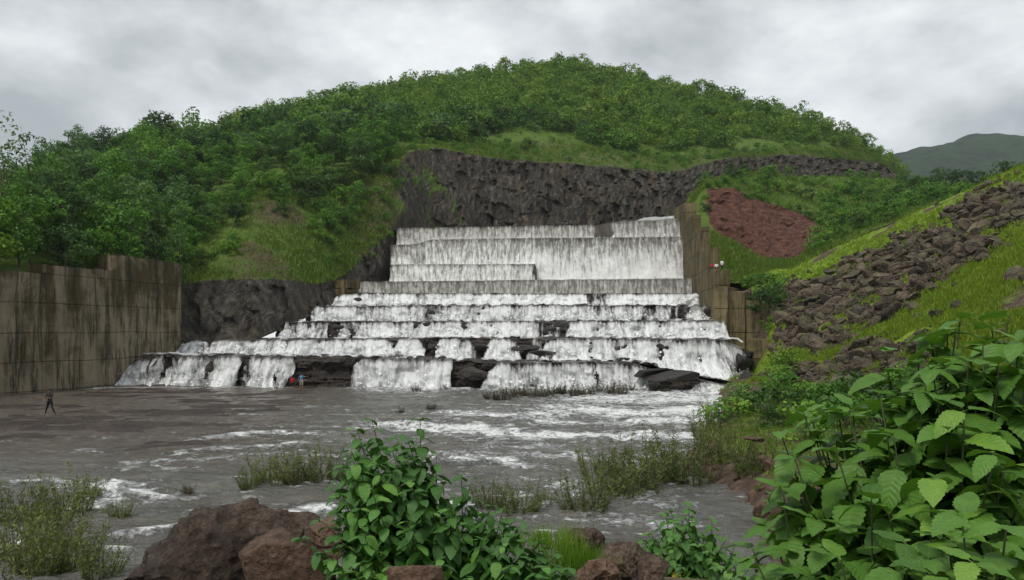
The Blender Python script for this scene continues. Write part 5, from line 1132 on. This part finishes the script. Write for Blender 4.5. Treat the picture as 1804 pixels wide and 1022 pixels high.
# ------------------------------------------------------------------ people
def cloth(name, col): return plain(name, col, 0.8, 0.2, 14)
M['skin'] = cloth('skin', (0.23, 0.125, 0.08)); M['hair'] = cloth('hair', (0.012, 0.010, 0.009)); M['black'] = cloth('black_cloth', (0.012, 0.012, 0.013)); M['red'] = cloth('red_cloth', (0.42, 0.02, 0.025)); M['blue'] = cloth('blue_cloth', (0.12, 0.22, 0.36)); M['white'] = cloth('white_cloth', (0.72, 0.72, 0.70)); M['khaki'] = cloth('khaki_cloth', (0.42, 0.36, 0.29)); M['dkred'] = cloth('dark_cloth', (0.03, 0.02, 0.022))
def person(label, loc, rz, height, shirt, legs, pose, shorts=False, sleeves=True):
    """one continuous body from joints; local +Y is forward"""
    J = dict(hip=(0, 0, .93), chest=(0, .02, 1.32), neck=(0, .02, 1.48), head=(0, .05, 1.62),
             shL=(-.19, .01, 1.41), shR=(.19, .01, 1.41), elL=(-.25, 0, 1.13), elR=(.25, 0, 1.13), haL=(-.26, .08, .90), haR=(.26, .08, .90),
             hpL=(-.10, 0, .90), hpR=(.10, 0, .90), knL=(-.11, .03, .50), knR=(.11, .03, .50), ftL=(-.12, 0, .07), ftR=(.12, 0, .07)); J.update(pose)
    J = {k: np.array(v, float) for k, v in J.items()}; caps = []
    def C(a, b, ra, rb, reg): caps.append((J[a] if isinstance(a, str) else np.array(a), J[b] if isinstance(b, str) else np.array(b), ra, rb, reg))
    C('hip', 'chest', .135, .155, 'shirt'); C('chest', 'neck', .13, .06, 'shirt'); C('neck', 'head', .055, .055, 'skin'); C('shL', 'shR', .075, .075, 'shirt'); C('hpL', 'hpR', .115, .115, 'legs')
    for s in 'LR':
        C('sh' + s, 'el' + s, .062, .046, 'shirt' if sleeves else 'skin'); C('el' + s, 'ha' + s, .043, .029, 'skin')
        C('hp' + s, 'kn' + s, .098, .062, 'legs'); C('kn' + s, 'ft' + s, .060, .038, 'skin' if shorts else 'legs')
        f = J['ft' + s]; C(f + np.array([0, -.04, -.03]), f + np.array([0, .16, -.045]), .040, .034, 'skin')
        h = J['ha' + s]; d = unit(h - J['el' + s]); sd = unit(np.cross(d, [0.3, 1, 0.2])); pal = h + d * .07
        C(h, pal, .032, .036, 'skin')
        for q_, ln in enumerate((.065, .078, .072, .055)):
            b0 = pal + sd * (q_ - 1.5) * .020; k1 = b0 + d * ln * .6; C(b0, k1, .0125, .0115, 'skin'); C(k1, k1 + unit(d + np.array([0, .5, -.2])) * ln * .5, .0115, .010, 'skin')
        C(h + d * .02, h + d * .06 + sd * -.055, .014, .012, 'skin')
    hd = J['head']; ac = Acc()
    for a, b, ra, rb, reg in caps:
        L_ = np.linalg.norm(b - a); dd = (b - a) / max(L_, 1e-6)
        pts = np.array([a - dd * ra * .9, a - dd * ra * .5, a, b, b + dd * rb * .5, b + dd * rb * .9]); V, q, t_ = tube(pts, [ra * .3, ra * .85, ra, rb, rb * .85, rb * .3], 10); ac.add(V, q, t_)
    V, Fc = ICO[3]; ac.add(V * np.array([.078, .098, .118]) + hd, (), Fc)
    nose = hd + np.array([0, .10, -.01]); ac.add(ICO[1][0] * np.array([.014, .022, .02]) + nose, (), ICO[1][1])
    for s in (-1, 1): ac.add(ICO[1][0] * np.array([.014, .022, .032]) + hd + np.array([s * .08, 0, -.01]), (), ICO[1][1])
    tmp = bpy.data.objects.new('tmp', ac.data('tmp')); COL.objects.link(tmp)
    m = tmp.modifiers.new('r', 'REMESH'); m.mode = 'VOXEL'; m.voxel_size = 0.014; m.use_smooth_shade = True
    sm_ = tmp.modifiers.new('s', 'SMOOTH'); sm_.factor = .5; sm_.iterations = 2
    me = bpy.data.meshes.new_from_object(tmp.evaluated_get(bpy.context.evaluated_depsgraph_get())); bpy.data.objects.remove(tmp)
    me.name = 'person'; me.materials.clear()
    for k in ('skin', shirt, legs): me.materials.append(M[k])
    ctr = np.zeros(len(me.polygons) * 3); me.polygons.foreach_get('center', ctr); ctr = ctr.reshape(-1, 3); best = np.full(len(ctr), 1e9); idx = np.zeros(len(ctr), np.int32)
    for a, b, ra, rb, reg in caps:
        ab_ = b - a; t_ = np.clip((ctr - a) @ ab_ / max(ab_ @ ab_, 1e-9), 0, 1); dist = np.linalg.norm(ctr - a - t_[:, None] * ab_, axis=1) - (ra + (rb - ra) * t_)
        mm = dist < best; best[mm] = dist[mm]; idx[mm] = {'skin': 0, 'shirt': 1, 'legs': 2}[reg]
    mm = np.linalg.norm((ctr - hd) / np.array([.085, .105, .125]), axis=1) < 1.12; idx[mm] = 0
    me.polygons.foreach_set('material_index', idx); me.update()
    s = height / 1.74; o = link('person', me, None, None, loc, (0, 0, rz), s); tag(o, label, 'person', 'people at the cascade')
    V, Fc = ICO[3]; keep = (V[:, 2] > 0.15 - 0.0) | ((V[:, 1] < -.15) & (V[:, 2] > -.55)); fk = Fc[keep[Fc].all(1)]
    V = V * np.array([.087, .108, .127]) * (1 + .04 * fbm(V * 5, 2, 4))[:, None] + hd + np.array([0, -.006, .006]); used = np.unique(fk); mp_ = np.zeros(len(V), int); mp_[used] = np.arange(len(used))
    mk('hair', V[used], mp_[fk], M['hair'], o, smooth=True)
    return o
def on_river(px_, py_): q_ = river_xy(px_, py_); return (float(q_[0]), float(q_[1]), 0.08)
person('person in black striding across the shallows below the retaining wall', on_river(88, 733), 3.05, 1.8, 'black', 'black', dict(knL=(-.24, .10, .50), ftL=(-.40, .02, .09), knR=(.26, -.06, .50), ftR=(.44, -.12, .09), elL=(-.22, .16, 1.14), haL=(-.06, .28, 1.22), elR=(.33, .02, 1.16), haR=(.30, .22, 1.06)))
person('person in black top and white trousers at the foot of the slanting fall', on_river(484, 690), 1.2, 1.72, 'black', 'white', dict(knL=(-.10, .14, .52), ftL=(-.11, .02, .07), elL=(-.28, -.12, 1.15), haL=(-.22, .04, .96)))
person('child in red dress holding hands beside the person in blue', on_river(515, 688), 0.2, 1.4, 'red', 'dkred', dict(knL=(-.12, .06, .5), elR=(.30, 0, 1.18), haR=(.44, .04, 1.02)), shorts=True)
person('person in blue shirt and khaki shorts with an arm stretched out', on_river(531, 688), -0.3, 1.72, 'blue', 'khaki', dict(elR=(.40, .06, 1.36), haR=(.58, .14, 1.40), elL=(-.34, 0, 1.18), haL=(-.46, .05, 1.02), knL=(-.14, .02, .5), ftL=(-.17, 0, .07)), shorts=True)
p = P(1051, 682, 81.5); person('person in dark clothes standing before the lowest fall behind the reeds', (p[0], 81.5, max(p[2] - .1, 0.05)), 0.1, 1.7, 'black', 'dkred', dict(elL=(-.27, -.05, 1.13), haL=(-.22, .05, .92)))
def sit(): return dict(hip=(0, 0, .42), hpL=(-.10, 0, .40), hpR=(.10, 0, .40), chest=(0, .05, .80), neck=(0, .07, .96), head=(0, .10, 1.10), shL=(-.19, .05, .89), shR=(.19, .05, .89), elL=(-.25, .12, .64), elR=(.25, .12, .64), haL=(-.14, .34, .55), haR=(.14, .34, .55), knL=(-.12, .40, .48), knR=(.12, .40, .48), ftL=(-.12, .42, .07), ftR=(.12, .42, .07))
for px_, py_, Y_, sh, lg, ps, hgt, lab in [(1254, 476.5, 106.2, 'red', 'dkred', sit(), 1.5, 'person in red sitting on top of the training wall'), (1262, 476.8, 104.9, 'white', 'dkred', sit(), 1.5, 'person in white sitting next to the person in red'), (1272, 477.2, 103.3, 'white', 'dkred', {}, 1.45, 'person in white standing beside the two seated people on the wall')]:
    p = P(px_, py_, Y_); person(lab, tuple(p), 2.9, hgt, sh, lg, ps)

# ------------------------------------------------------------------ air
t = NT('air')
v = t.n('ShaderNodeVolumePrincipled', None, Density=0.00011, Anisotropy=0.2); v.inputs['Color'].default_value = (0.80, 0.87, 0.95, 1)
ac = Acc(); ac.box((-1900, -300, -3.8), (1900, 2400, 450)); o = link('haze', ac.data('haze'), t.done(v.outputs[0], True)); tag(o, kind='stuff')
